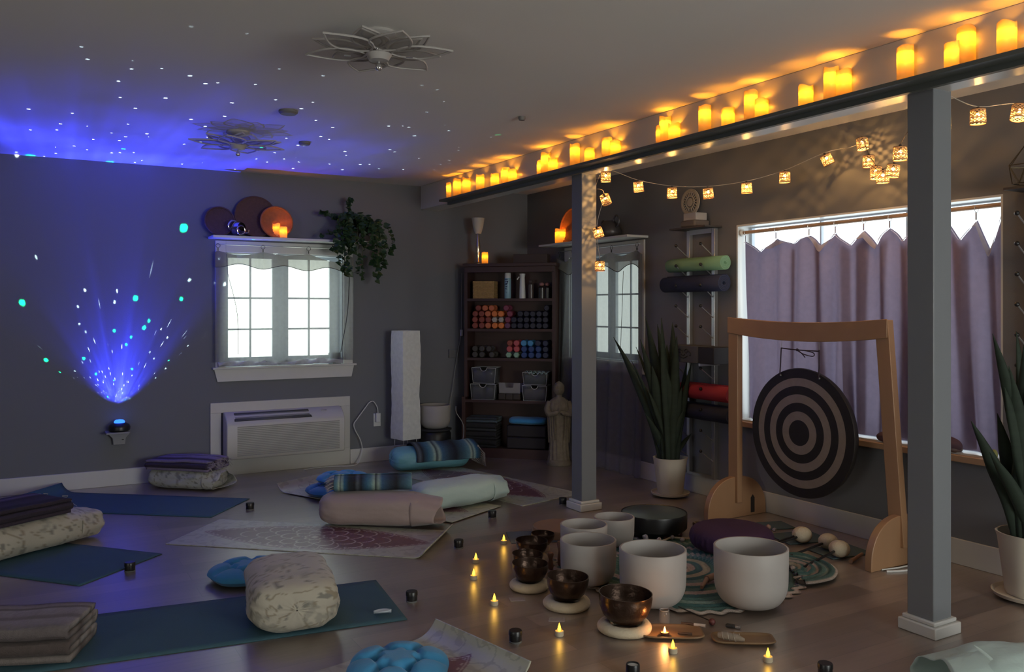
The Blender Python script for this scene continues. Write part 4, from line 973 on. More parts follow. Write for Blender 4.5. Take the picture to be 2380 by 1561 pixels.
tufted('blue tufted round cushion half behind the large floral bolster', (*fl(578, 1322, .05), .001), .20, .085, 'cyan', .2)
tufted('blue tufted cushion on the curled mat at the bottom edge', (*fl(925, 1530, .085), .008), .195, .095, 'cyan', .5)
p_ = fl(765, 1138, .05)
tufted('lower deep blue cushion of the stacked pair', (p_[0]+.02, p_[1], .013), .19, .085, 'cyan2', .1, tag_=False)
p_ = fl(796, 1107, .14)
tufted('upper bright blue cushion of the stacked pair', (p_[0], p_[1], .098), .19, .075, 'cyan', .4, tag_=False)
# bottom shelf of the bookcase
z5 = .0903
for k in range(3): folded_blanket('folded_blanket', ['dim charcoal blanket at the bottom left of the bookcase', 'dim charcoal blanket second from the bottom in the bookcase', 'pale edged charcoal blanket topping the bookcase stack'][k], onbk(1124, .115, z5+k*.078), BR, .30, .21, 3, .026, blanket_cols([(0, (.02, .02, .022)), (.45, (.03, .03, .032)), (.5, (.10, .11, .12) if k == 2 else (.03, .03, .03)), (.6, (.02, .02, .022)), (1, (.02, .02, .022))]), 'folded blankets in the bookcase', 10+k, fringe=False)
folded_blanket('folded_blanket', 'blue and grey folded blanket on top of the charcoal stack in the bookcase', onbk(1124, .115, z5+.235), BR, .31, .21, 2, .026, blanket_cols([(0, (.12, .17, .20)), (.2, (.05, .06, .07)), (.4, (.16, .22, .26)), (.5, (.03, .03, .035)), (1, (.12, .17, .20))]), 'folded blankets in the bookcase', 14, fringe=False)
for k in range(2): tag(MB().box((-.19, -.09, 0), (.19, .09, .11)).build('cork_block', flat('very_dark_foam', (.016, .012, .012)), loc=onbk(1228, .115, z5+k*.1105), rz=BR, bevel=.012), ['lower', 'upper'][k]+' dark foam block under the blue cushion in the bookcase', 'block')
q = onbk(1228, .118, z5+.222)
bolster('flat_cushion', 'flat blue cushion at the bottom right of the bookcase', q, BR, .36, .20, .07, 'cyan', 12, 2.2, 0, cat='cushion')
# ---------------------------------------------------------------- paper lamp, stool, bowl by the far wall
pl = thing('paper_floor_lamp', 'tall square white rice paper floor lamp on thin legs left of the bookcase', 'floor lamp', (3.035, 7.19, 0), R(-30+42))
def f_pl(u, v):
    a = u*4; k = int(a) % 4; q = a-int(a); c = [(-1, -1), (1, -1), (1, 1), (-1, 1)]; p, r = c[k], c[(k+1) % 4]
    x, y = p[0]+(r[0]-p[0])*q, p[1]+(r[1]-p[1])*q; z = .225+.98*v; w_ = .094*(1+.035*math.sin(v*9+1)+.02*nz(v*8, k)+.012*math.sin(v*75)*.4)
    return (x*w_+.006*nz(v*6, 2), y*w_+.006*nz(v*6, 8), z)
b = MB(); b.grid(f_pl, 32, 110, wrapu=True); b.build('paper_shade', 'paper', pl, sharp=30)
b = MB(); b.box((-.09, -.09, 1.200), (.09, .09, 1.202)); b.build('top_cover', 'paper', pl)
for (x, y) in ((-.07, -.07), (.07, -.07), (.07, .07), (-.07, .07)): MB().tube([(x*1.05, y*1.05, 0), (x, y, .24)], .003, 6).build('leg', 'steel', pl)
stl = thing('round_stool', 'low round black stool under the frosted bowl by the paper lamp', 'stool', (3.332, 7.20, 0))
MB().lathe([(0, .28), (.145, .28), (.155, .285), (.155, .295), (.13, .30), (0, .30)], n=36).build('seat', 'blackm', stl)
MB().lathe([(0, 0), (.12, 0), (.15, .02), (.15, .25), (.13, .28), (0, .28)], n=36).build('drum_body', 'black', stl)
BOWLN = 56
def crystal_bowl(label, loc, r, h):
    t = .006+r*.02; rb = r*.56; P = [(0, .0)]
    P += [(rb*k/3, 0) for k in (1, 2, 3)]
    for k in range(1, 10):
        a = PI/2*k/9; P.append((rb+(r*.985-rb)*math.sin(a), (h*.42)*(1-math.cos(a))))
    P += [(r*.995, h*.7), (r, h-.002), (r-.002, h), (r-t, h-.001), (r-t*1.05, h*.6)]
    for k in range(9, 0, -1):
        a = PI/2*k/9; P.append((max(rb+(r*.985-rb)*math.sin(a)-t, 0), (h*.42)*(1-math.cos(a))+t))
    P.append((0, t))
    return tag(MB().lathe(P, n=72).build('crystal_singing_bowl', 'frost', loc=loc, sharp=60), label, 'singing bowl', 'frosted white singing bowls')
crystal_bowl('frosted white bowl on the black stool beside the paper lamp', (3.332, 7.20, .3005), .145, .215)
RUGZ = .014
def cb(label, px, py, r, h): x, y = fl(px, py, h+RUGZ); return crystal_bowl(label, (x, y, RUGZ), r, h)
cb('frosted white bowl farthest right, in front of the gong', 1745, 1268, .172, .270)
cb('frosted white bowl in the middle behind the largest bronze bowl', 1517, 1273, .158, .255)
cb('tall frosted white bowl behind the second bronze bowl', 1367, 1252, .143, .215)
cb('frosted white bowl partly hidden, second from the far post', 1357, 1216, .130, .200)
cb('small frosted white bowl nearest the far post', 1427, 1199, .120, .165)
cord = MB(); cord.tube(smooth([(3.50, 7.1, .50), (3.50, 7.09, .44), (3.55, 7.05, .33), (3.52, 7.0, .2), (3.46, 6.97, .12)]), .004, 6); tag(cord.build('lamp_cord', flat('grey_cord', (.25, .25, .24))), 'grey cord hanging beside the bowl stool and bookcase', 'cord')
cd = thing('hanging_cord', 'thin dark cord with inline switch running down the far wall beside the bookcase', 'cord', (0, 0, 0))
MB().tube(smooth([(3.72, YA-.01, 1.75), (3.71, YA-.02, 1.2), (3.66, YA-.03, .95), (3.60, YA-.04, .6), (3.56, YA-.05, .4)]), .003, 6).build('cable', flat('grey_cord', (.25, .25, .24)), cd)
MB().box((3.70, YA-.035, 1.14), (3.72, YA-.012, 1.20)).build('inline_switch', 'white', cd, bevel=.003)
MB().box((3.58, YA-.02, .93), (3.68, YA-.001, 1.01)).build('outlet_plate', flat('grey_outlet_plate', (.12, .12, .12)), cd, bevel=.002)
# ---------------------------------------------------------------- decoration on the wall shelves
def leaning_disc(name, label, cx, cz, r, y, m, ringy=False, cat='basket'):
    t = thing(name, label, cat, (cx, y, cz), rot=(R(90-10), 0, 0))
    P = [(0, 0)]
    for k in range(1, 14): rr = r*k/13; P.append((rr, .004*math.sin(k*PI)+.006*(k % 2)+.03*(k/13)**3))
    P += [(r, .040), (r*.985, .046)]+[(r*k/13, .012+.006*(k % 2)+.03*(k/13)**3) for k in range(12, -1, -1)]
    MB().lathe(P, n=56).build('woven_plate', m, t, sharp=70)
    b = MB(); b.tube([(r*math.cos(2*PI*k/48), r*math.sin(2*PI*k/48), .04) for k in range(49)], .007 if not ringy else .010, 8, cap=False); b.build('rim', m, t)
    return t
leaning_disc('woven_basket', 'plum brown flat basket at the left end of the far shelf', 1.435, 2.125, .118, YA-.055, 'plumb')
leaning_disc('woven_basket', 'largest brown basket standing at the back of the far shelf', 1.735, 2.18, .172, YA-.035, 'brownb')
leaning_disc('woven_basket', 'rust orange woven plate behind the two candles on the far shelf', 1.895, 2.135, .132, YA-.095, 'terrac', True)
leaning_disc('woven_basket', 'orange brown plate behind the candle on the corner window shelf', 0, 0, .16, 0, 'terrac', True)
wbk = [o for o in bpy.data.objects if o.get('label', '').startswith('orange brown plate')][0]; wbk.location = (XB-.06, 6.50, 2.16); wbk.rotation_euler = (R(80), 0, R(-90))
tv = thing('silver_teapot', 'tarnished silver ornamental pot lying with its dark mouth forward on the far shelf', 'ornament', (1.555, YA-.155, 2.006))
MB().lathe([(0, 0), (.02, 0), (.055, .03), (.062, .06), (.05, .10), (.035, .125)], n=28).build('body', 'chrome', tv)
bb = [c for c in bpy.data.objects if c.parent == tv][0]; bb.rotation_euler = (R(82), 0, R(20)); bb.location = (-.01, .06, .058)
MB().tube([(.035*math.cos(a), 0, .035*math.sin(a)) for a in [2*PI*k/20 for k in range(21)]], .007, 8).build('mouth_rim', 'chrome', tv)
bb = bpy.data.objects[[c.name for c in bpy.data.objects if c.parent == tv][1]]; bb.location = (.025, -.062, .045); bb.rotation_euler = (0, 0, R(20))
b = MB(); b.tube(smooth([(-.04, .0, .05), (-.065, -.01, .07), (-.06, -.01, .10), (-.035, -.005, .125), (0, .0, .12)]), [.008]*21, 8); b.build('handle', 'chrome', tv)
b = MB(); b.tube(smooth([(.05, 0, .03), (.09, -.01, .03), (.10, -.01, .055)]), .006, 8); b.build('spout', 'chrome', tv)
# teapot on the corner window shelf
tp = thing('dark_teapot', 'dark two-handled teapot silhouette on the corner window shelf right of the far post', 'teapot', (XB-.12, 5.87, 2.0055), R(0))
MB().lathe([(0, 0), (.075, 0), (.095, .02), (.10, .06), (.085, .10), (.055, .135), (.045, .145), (0, .15)], n=36).build('body', flat('dark_pewter', (.07, .062, .062), .4, metal=.3), tp)
b = MB(); b.tube(smooth([(0, -.085, .08), (0, -.125, .11), (0, -.125, .165), (0, -.085, .185), (0, -.055, .150), (0, -.06, .13)]), .008, 8); b.build('handle', 'dark_pewter', tp)
b = MB(); b.tube(smooth([(0, .08, .06), (0, .11, .10), (0, .10, .15), (0, .07, .14)]), [.014]*5+[.012]*5+[.009]*6, 8); b.build('spout', 'dark_pewter', tp)
# trailing plant
vp = thing('trailing_plant', 'dark leafy trailing plant spilling over the right end of the far shelf', 'plant', (2.56, YA-.12, 2.006))
MB().lathe([(0, 0), (.06, 0), (.08, .10), (.083, .105), (.07, .10), (0, .09)], n=28).build('pot', flat('dark_plant_pot', (.03, .025, .02)), vp)
rng = random.Random(11)
def heart(b, c, d, size, nrm):
    d = Vector(d).normalized(); s_ = d.cross(Vector(nrm)).normalized(); n_ = s_.cross(d)
    pts = [(0, 0), (-.12, .35), (.1, .55), (.45, .48), (.8, .22), (1.1, 0), (.8, -.22), (.45, -.48), (.1, -.55), (-.12, -.35)]
    vs = [Vector(c)+d*size*x+s_*size*y+n_*size*(.18*abs(y)-.05*x*x) for x, y in pts]
    b.add([Vector(c)+d*size*.45-n_*size*.08]+vs, [(0, i+1, (i+1) % 10+1) for i in range(10)])
fol = MB(); stem = MB()
vines = []
for k in range(16):
    a = rng.uniform(-2.9, .5); out = rng.uniform(.05, .17)
    drop = rng.uniform(.05, .36) if k < 12 else .1
    tx = .10+rng.uniform(-.28, .20); 
    vines.append([(0, 0, .10), (tx*.5, -.05, .20+rng.uniform(-.03, .04)), (tx, -.11-out*.3, .12), (tx*1.15, -.12-out*.35, .02-drop*.5), (tx*1.1+rng.uniform(-.04, .04), -.12-out*.3, -drop)])
vines += [[(0, 0, .10), (-.02, .0, .24), (-.04, -.02, .33), (-.01, -.03, .37)], [(0, 0, .1), (-.12, .0, .2), (-.24, -.02, .235), (-.28, -.02, .24)], [(0, 0, .1), (-.15, -.05, .08), (-.30, -.06, .035)], [(0, 0, .1), (.18, 0, .16), (.26, -.08, .08), (.28, -.10, -.10), (.26, -.10, -.22)], [(0, 0, .1), (-.02, -.12, .1), (-.07, -.2, -.05), (-.10, -.2, -.22), (-.09, -.2, -.30)], [(0, 0, .1), (.12, -.1, .12), (.24, -.12, .0), (.25, -.12, -.2)]]
for V in vines:
    S = smooth(V, 5); stem.tube(S, .0028, 5)
    for i, p in enumerate(S):
        if i < 3: continue
        for _ in range(2 if i % 2 else 1):
            th = rng.uniform(0, 6.28); d = Vector((math.cos(th)*.8, -abs(math.sin(th))*.8-.1, rng.uniform(-.9, .35)))
            heart(fol, p+Vector((0, -.004, 0)), d, rng.uniform(.030, .052), (rng.uniform(-.3, .3), -1, rng.uniform(.1, .9)))
for k in range(90):
    a = rng.uniform(0, 6.28); r = rng.uniform(.02, .14); z = rng.uniform(.08, .26)*(1-r*1.5); p = Vector((.06+r*math.cos(a)*1.2, min(r*math.sin(a), .07)-.02, z))
    heart(fol, p, (math.cos(a), min(math.sin(a), .1)-.3, rng.uniform(-.4, .5)), rng.uniform(.035, .055), (0, -.6, 1))
fol.build('foliage', 'leafv', vp); stem.build('vine_stems', flat('vine_stem', (.05, .07, .03)), vp)
pc_ = thing('picture_card', 'small framed black and white print leaning on the right of the far window sill', 'picture', (2.455, YA-.045, .9115), rot=(R(-6), 0, R(6)))
MB().box((-.04, 0, 0), (.04, .006, .105)).build('card', flat('pale_mottled_print', (.24, .27, .26), .6, var=.45, scale=35), pc_)
b = MB(); b.add([(-.04, 0, 0), (-.04, 0, .105), (-.065, .03, .10), (-.065, .03, 0)], [(0, 1, 2, 3)]); b.build('open_flap', flat('pale_blue_card', (.45, .55, .6)), pc_, solid=.002)
for (x, z, r) in ((-.012, .07, .011), (.014, .055, .012), (.018, .085, .008), (-.01, .03, .007)): MB().box((x-r, -.002, z-r), (x+r, -.0005, z+r)).build('dark_motif', flat('charcoal_motif', (.05, .05, .06)), pc_, bevel=r*.6)
# ---------------------------------------------------------------- stone statue
bu = thing('stone_statue', 'weathered standing stone figure in long robes with joined hands beside the bookcase', 'statue', (4.20, 6.43, 0), R(-30))
b = MB()
def body_sec(z):
    K = [(0, .092, .085), (.04, .098, .088), (.10, .090, .08), (.20, .084, .070), (.34, .082, .066), (.44, .086, .066), (.52, .094, .066), (.57, .088, .060), (.595, .062, .05), (.61, .030, .032), (.632, .028, .03)]
    for (a, wa_, da), (c, wc, dc) in zip(K, K[1:]):
        if z <= c: k = (z-a)/(c-a); k = k*k*(3-2*k); return wa_+(wc-wa_)*k, da+(dc-da)*k
    return K[-1][1:]
def f_b(u, v):
    z = .632*v; w_, d_ = body_sec(z); a = 2*PI*u; fr_ = max(0, -math.sin(a))
    fold = (.045*math.sin(a*14+z*6)*(1 if z < .5 else .3)+.06*nz(math.cos(a)*4, z*18, math.sin(a)*4))
    return (w_*math.cos(a)*(1+fold), d_*math.sin(a)*(1+fold), z)
b.grid(f_b, 72, 60, wrapu=True); b.add([(0, 0, 0)], [])
# head with face relief, ears and topknot, joined in the same body surface
def f_h(u, v):
    a = 2*PI*u; ph = PI*v; x, y, z = math.cos(a)*math.sin(ph), math.sin(a)*math.sin(ph), -math.cos(ph)
    rx, ry, rz_ = .050, .052, .062; k = 1
    f = max(0, -y)
    d = 0
    d += .010*math.exp(-((x/.16)**2+((z+.10)/.22)**2))*f           # nose
    d -= .006*(math.exp(-(((x-.36)/.18)**2+((z-.08)/.10)**2))+math.exp(-(((x+.36)/.18)**2+((z-.08)/.10)**2)))*f   # eyes
    d += .004*math.exp(-((x/.3)**2+((z+.50)/.08)**2))*f            # lips
    if z > .28: d += .004*(1+math.sin(a*12)*math.sin(z*30))*.6
    tk = .008*math.exp(-((x/.45)**2+(y/.45)**2)) if z > 0 else 0
    return (x*(rx+d), y*(ry+d), .682+z*rz_+tk)
b.grid(f_h, 48, 36, wrapu=True)
for s in (-1, 1): b.ball((s*.045, .0, .675), .010, 8, 8, sq=(.5, .8, 2.0))
# arms folding to the front and hanging sleeves
for s in (-1, 1):
    b.tube(smooth([(s*.078, .005, .565), (s*.105, -.012, .50), (s*.088, -.05, .462), (s*.035, -.085, .475), (s*.008, -.09, .49)]), [.030]*6+[.028]*6+[.022]*5+[.014]*4, 12)
    b.grid(lambda u, v: (s*(.104-.055*u-.012*v), -.030-.045*u+.012*v+.006*math.sin(u*18), .47-.27*v-.03*u*v*(-1)), 14, 16)
    b.grid(lambda u, v: (s*(.110-.055*u-.012*v), -.012-.045*u+.012*v+.006*math.sin(u*18), .47-.27*v), 14, 16)
    for k in range(4): b.tube([(s*.006, -.092-.004*k, .478), (s*.004, -.094-.003*k, .505), (s*.002, -.095-.002*k, .522-.003*k)], [.0045, .004, .0028], 6)
    b.tube([(s*.010, -.09, .485), (s*.012, -.088, .505)], [.004, .003], 6)
b.build('carved_figure', 'stone', bu, sharp=80)
MB().lathe([(0, 0), (.105, 0), (.11, .01), (.105, .035), (.095, .05), (0, .05)], n=32).build('base', 'stone', bu)
# ---------------------------------------------------------------- peg racks on the right wall
def rack(label, y1, y2):
    t = thing('mat_rack', label, 'rack', (XB, 0, 0))
    for y in (y1, y2): MB().box((-.035, y-.016, .14), (-.0, y+.016, 2.0)).build('rail', 'steel', t, bevel=.003)
    for lo_, hi_ in (((-.035, y2+.016, .14), (-.01, y1-.016, .16)), ((-.035, y2+.016, 1.965), (-.01, y1-.016, 2.0)), ((-.19, y2-.034, .985), (0, y2-.016, 1.003))): MB().box(lo_, hi_).build('cross_bar', 'steel', t)
    for k in range(13):
        zt = 1.88-.152*k
        if zt < .25: break
        for y in (y1, y2):
            p = MB(); p.tube([(-.03, y, zt-.09), (-.155, y, zt)], .004, 8); o = p.build('peg', 'steel', t)
            b = MB(); b.ball((-.155, y, zt), .0125, 12, 8); b.build('ball_tip', 'black', o)
    MB().box((-.17, y2-.06, 2.0), (0, y1+.06, 2.012)).build('top_shelf', flat('dark_bronze_shelf', (.05, .04, .035)), t)
    return t
rack('wall peg rack with rolled mats between the corner window and wide window', 4.983, 4.712)
rack('second wall peg rack at the right edge, right of the wide window', 2.426, 2.155)
def rolled_mat(label, y0, y1, z, x, r, m, group='rolled yoga mats on the rack'):
    t = thing('rolled_mat', label, 'yoga mat', (x, (y0+y1)/2, z), 0, group); L = abs(y1-y0)
    def f(u, v):
        a = u*2*PI*4.2; q = r*(.22+.78*u); return (q*math.cos(a), (v-.5)*L, q*math.sin(a))
    b = MB(); b.grid(f, 150, 3); b.build('spiral_roll', m, t, solid=r*.16)
    return t
gm = flat('sage_green_foam', (.20, .36, .20), .8); nm = flat('navy_foam', (.018, .022, .055), .8); rm = flat('crimson_foam', (.33, .022, .03), .8); dm = flat('blackish_navy_foam', (.014, .016, .03), .8)
rolled_mat('sage green rolled mat on the rack', 5.13, 4.53, 1.735, XB-.088, .052, gm)
rolled_mat('thick navy rolled mat under the sage green one', 5.17, 4.53, 1.590, XB-.10, .062, nm)
rolled_mat('crimson rolled mat partly behind the snake plant', 4.98, 4.46, .790, XB-.095, .060, rm)
rolled_mat('blackish rolled mat under the crimson one', 4.98, 4.46, .640, XB-.095, .060, dm)
gb = thing('printed_box', 'grey box with a dark scroll emblem held on the rack pegs', 'box', (XB-.036, 4.85, 1.0045))
MB().box((-.165, -.16, 0), (0, .16, .125)).build('box_body', flat('charcoal_grey_box', (.075, .075, .078)), gb, bevel=.004)
MB().box((-.166, -.322, .0), (0, -.161, .120)).build('dark_end_box', flat('very_dark_brown', (.012, .008, .008)), gb, bevel=.004)
b = MB(); xx = -.1665
for s in (-1, 1):
    b.tube(smooth([(xx, s*.015, .085), (xx, s*.035, .10), (xx, s*.05, .088), (xx, s*.04, .07), (xx, s*.025, .075)]), .003, 5)
    b.tube(smooth([(xx, s*.055, .085), (xx, s*.08, .075), (xx, s*.085, .055), (xx, s*.07, .055)]), .003, 5)
b.tube(smooth([(xx, -.05, .05), (xx, 0, .032), (xx, .05, .05)]), .003, 5); b.tube(smooth([(xx, -.02, .06), (xx, 0, .05), (xx, .02, .06)]), .003, 5); b.tube([(xx, 0, .095), (xx, 0, .068)], .003, 5)
b.build('scroll_emblem', flat('near_black_ink', (.012, .012, .012)), gb)
# ring and boxes on the rack top
wr_ = thing('woven_ring', 'pale openwork woven ring standing on top of the first rack', 'ornament', (XB-.04, 4.955, 2.215), rot=(0, R(90), 0))
b = MB()
for r in (.028, .045, .078, .088, .098): b.tube([(r*math.cos(2*PI*k/40), r*math.sin(2*PI*k/40), .002*(r*100 % 2)) for k in range(41)], .0055, 6, cap=False)
b.build('coils', flat('pale_reed', (.36, .31, .25), .8), wr_)
b = MB()
for k in range(20): a = 2*PI*k/20; b.tube([(.046*math.cos(a), .046*math.sin(a), 0), (.078*math.cos(a), .078*math.sin(a), 0)], .0045, 5)
b.lathe([(0, .003), (.028, .003), (.028, -.003), (0, -.003)], n=24); b.build('spokes', 'pale_reed', wr_)
MB().box((.094, -.03, -.004), (.2025, .03, .004)).build('stand', flat('dark_bronze_shelf', (.05, .04, .035)), wr_)
tag(MB().box((-.075, -.075, 0), (.075, .085, .05)).build('gift_box', flat('taupe_box', (.12, .10, .09)), loc=(XB-.085, 4.845, 2.0125), bevel=.012), 'taupe box under the smaller white box on the rack top', 'box')
tag(MB().box((-.055, -.065, 0), (.055, .07, .055)).build('gift_box', flat('off_white_box', (.40, .36, .33)), loc=(XB-.085, 4.845, 2.063), bevel=.003), 'off-white box stacked beside the woven ring', 'box')
tr_ = thing('wire_terrarium', 'geometric wire terrarium with a glint at the upper right edge', 'terrarium', (XB-.085, 2.42, 2.0125))
b = MB(); V = [(0, 0, 0)]+[(.06*math.cos(k*PI/3), .06*math.sin(k*PI/3), .02) for k in range(6)]+[(.085*math.cos(k*PI/3+.5), .085*math.sin(k*PI/3+.5), .11) for k in range(6)]+[(.0, .0, .22)]
for i in range(6): 
    for (a, c) in ((1+i, 1+(i+1) % 6), (1+i, 7+i), (1+(i+1) % 6, 7+i), (7+i, 7+(i+1) % 6), (7+i, 13)): b.tube([V[a], V[c]], .0025, 5)
b.build('wire_frame', flat('dark_brass', (.14, .11, .07), .3, metal=.8), tr_)
b = MB(); b.add(V[1:8], [(0, 1, 2, 3, 4, 5)]); b.add([V[1], V[2], V[7]], [(0, 1, 2)]); b.add([V[3], V[4], V[9]], [(0, 1, 2)]); b.build('glass_facet', 'glass', tr_)
# ---------------------------------------------------------------- snake plants
def snake_plant(label, loc, leaves, r, h, seed):
    t = thing('snake_plant', label, 'potted plant', loc, 0, 'snake plants'); rng = random.Random(seed)
    MB().lathe([(0, .008), (r*.80, .008), (r*1.08, .018), (r*1.14, .035), (r*1.10, .036), (r*1.02, .022), (0, .02)], n=40).build('saucer', 'pot', t)
    def fn(rr, z, a): return (rr*(1+.012*math.sin(6*a+z*40)+.010*math.sin(9*a-z*55)), z)
    MB().lathe([(0, .022), (r*.68, .022), (r*.74, .04), (r*.96, .022+h*.9), (r*1.0, .022+h), (r*.95, .022+h), (r*.90, h*.92), (0, h*.92)], n=64, fn=fn).build('pot', 'pot', t)
    MB().lathe([(0, h*.93), (r*.91, h*.93)], n=24).build('soil', 'soil', t)
    for k, (dx, dy, tz, w_) in enumerate(leaves):
        z0 = h*.90; a0 = rng.uniform(0, 6.28); bx, by = r*.5*math.cos(a0), r*.5*math.sin(a0)
        bx, by = bx*.5+dx*.12, by*.5+dy*.12; tw = rng.uniform(-.7, .7); f0 = rng.uniform(-.5, .5)+R(-30)
        def f(u, v):
            s = u; bend = s**1.5
            x = bx+(dx-bx)*bend; y = by+(dy-by)*bend; z = z0+(tz-z0)*s
            wd = w_*(.55+.45*math.sin(min(s*1.5, 1)*PI/2))*(1 if s < .55 else max(0, 1-((s-.55)/.45)**1.7))*(1+.05*math.sin(s*14+k))
            q = (v-.5)*2; th = f0+tw*s
            cup = .20*wd*(q*q-.4)
            return (x+q*wd/2*math.cos(th)-cup*math.sin(th), y+q*wd/2*math.sin(th)+cup*math.cos(th), z)
        b = MB(); b.grid(f, 22, 6); b.build('leaf', 'leaf', t, solid=.004)
    return t
px_, py_ = fl(1558, 1152)
def tipoff(px, py, base, depth_off=0):
    """leaf tip above the plant in line with a photo point, at the plant's own distance"""
    d0 = base[0]*.5+base[1]*.866025+depth_off; a = ray(px); return (a[0]*d0-base[0], a[1]*d0-base[1], H+(718-py)*d0/1980)
L1 = []
for i, (px, py, w_) in enumerate([(1426,783,.062),(1468,838,.03),(1478,806,.045),(1488,788,.055),(1500,735,.075),(1503,900,.05),(1528,753,.07),(1537,738,.06),(1563,748,.07),(1573,780,.06),(1550,800,.09),(1540,830,.08),(1597,838,.05),(1607,842,.04),(1607,1007,.04),(1516,850,.08),(1562,860,.09),(1585,900,.07),(1466,855,.025),(1499,960,.05),(1530,900,.07),(1590,950,.05)]):
    L1.append((*tipoff(px, py, (px_, py_), (-1)**i*.05), w_*1.25))
snake_plant('snake plant in a white pot on the floor between the far post and the gong', (px_, py_, 0), L1, .128, .27, 4)
px_, py_ = fl(2396, 1392)
L2 = []
for i, (px, py, w_) in enumerate([(2257,978,.075),(2307,775,.075),(2325,820,.085),(2345,850,.09),(2362,770,.08),(2380,800,.09),(2400,760,.09),(2335,900,.09),(2355,930,.09),(2300,1050,.07),(2318,960,.07),(2390,900,.09),(2420,850,.08),(2370,1000,.09),(2340,1060,.07)]):
    L2.append((*tipoff(px, py, (px_, py_), (-1)**i*.05), w_))
snake_plant('snake plant in a white pot cut off by the right edge of the photo', (px_, py_, 0), L2, .150, .30, 9)
tag(MB().ball((0, 0, 0), .022, 12, 10, sq=(.8, .8, 1.3)).build('yellow_ornament', flat('dull_yellow', (.25, .25, .08)), loc=(XB-.02, 2.62, .632)), 'small dull yellow ornament on the wide window sill behind the right snake plant', 'ornament')
tag(MB().ball((0, 0, 0), .028, 16, 10, sq=(1.5, 1.3, .8)).build('stone', flat('pale_brown_rock', (.16, .11, .10), var=.4, scale=40), loc=(XB+.02, 2.86, .626)), 'pale brown rock on the sill right of the near post', 'rock')
for i, (y, s_, lab) in enumerate(((3.0, .05, 'plum cloth heap on the sill left of the near post'), (3.28, .05, 'plum cloth heap on the sill behind the gong stand right post'), (2.92, .07, 'plum cloth heap on the sill right of the near post'))):
    b = MB(); b.grid(lambda u, v: (s_*.6*math.cos(2*PI*u)*math.sin(PI*v)*(1+.2*nz(u*6, v*5, i)), s_*1.5*math.sin(2*PI*u)*math.sin(PI*v), -s_*.7*math.cos(PI*v)*(1+.3*nz(u*4, i))), 32, 16, wrapu=True)
    tag(b.build('bunched_cloth', flat('plum_cloth', (.10, .055, .075), .9), loc=(XB+.01, y, .602+s_*.62)), lab, 'cloth')
# ---------------------------------------------------------------- gong and stand
gs = thing('gong_stand', 'honey pine gong stand with rounded feet and a curved top bar', 'stand', (4.18, 3.65, 0))
yl, yrt, yrb = 4.225-3.65, 3.085-3.65, 2.985-3.65
b = MB(); hwp = .043
b.prism([(yl-hwp, .10), (yl+hwp, .10), (yl+hwp, 1.34), (yl-hwp, 1.34)], -.024, .024, 'yz'); b.build('post', 'pine', gs, bevel=.004)
b = MB(); b.prism([(yrb-hwp, .10), (yrb+hwp, .10), (yrt+hwp, 1.34), (yrt-hwp, 1.34)], -.024, .024, 'yz'); b.build('post', 'pine', gs, bevel=.004)
b = MB(); n = 24; ys = [yrt-hwp+.0+(yl+hwp-yrt+hwp)*k/n for k in range(n+1)]
def tz(y): c = (yl+yrt)/2; hf = (yl-yrt)/2+hwp; return 1.318+.028*((y-c)/hf)**2
b.prism([(y, tz(y)-.105+.012*(1-abs((y-(yl+yrt)/2)/(.62))**2)*-1) for y in ys]+[(y, tz(y)) for y in reversed(ys)], -.032, -.0245, 'yz')
b.prism([(y, tz(y)-.105+.012*(1-abs((y-(yl+yrt)/2)/(.62))**2)*-1) for y in ys if yrt+hwp <= y <= yl-hwp]+[(y, tz(y)) for y in reversed(ys) if yrt+hwp <= y <= yl-hwp], -.0245, .024, 'yz')
b.build('top_bar', 'pineb', gs, bevel=.003)
for y in (yl, yrb):
    P = [(-.265, 0), (.265, 0)]+[(.265*math.cos(a)**.9 if math.cos(a) > 0 else -.265*abs(math.cos(a))**.9, .02+.255*abs(math.sin(a))**.85) for a in [PI*k/26 for k in range(27)]]
    MB().prism(P[2:]+[(-.265, 0), (.265, 0)], y-.022, y+.022, 'xz').build('foot_board', 'pine', gs, bevel=.004)
b = MB(); b.prism([(.12, .02), (.155, .02), (.155, .12), (.138, .14), (.12, .12)], yl-.0235, yl-.0215, 'xz'); b.build('slot', flat('dark_slot', (.012, .008, .006)), gs)
# crossing stretcher low between the feet is not present in the photo
GY = 3.655; GR = .395; GZ = .638
gg = thing('gong', 'large bronze gong with dark rings hanging from the pine stand', 'gong', (4.165, GY, GZ), rot=(0, R(-90), 0))
bands = [(0, .205, 1), (.205, .335, 0), (.335, .455, 1), (.455, .585, 0), (.585, .70, 1), (.70, .825, 0), (.825, .965, 1), (.965, 1.0, 1)]
bands = [(0, .20, 1), (.20, .335, 0), (.335, .47, 1), (.47, .60, 0), (.60, .73, 1), (.73, .855, 0), (.855, 1.0, 1)]
b = MB()
for (r0, r1, dark) in bands:
    ks = 4; b.lathe([(GR*(r0+(r1-r0)*k/ks), .012*(1-(r0+(r1-r0)*k/ks)**2)+(.006 if dark else .0055)) for k in range(ks+1)], n=96, m=0 if dark else 1)
b.lathe([(GR, .006), (GR+.004, -.004), (GR*.99, -.035), (GR*.96, -.036), (GR*.97, -.002), (0, .008)], n=96, m=0)
b.build('disc', ['gongdark', 'gongbr'], gg, sharp=60)
for y in (.150, -.150):
    b = MB(); 
    for kk in (0, 1): b.ball((GR*.875, y, .012+.0*kk), .007, 8, 6)
    b.build('eyelet', 'steel', gg)
rp = thing('gong_rope', 'dark plum cord tied in a bow that hangs the gong', 'cord', (4.155, GY, 0))
zt = 1.155; zb_ = GZ+GR*.875
b = MB()
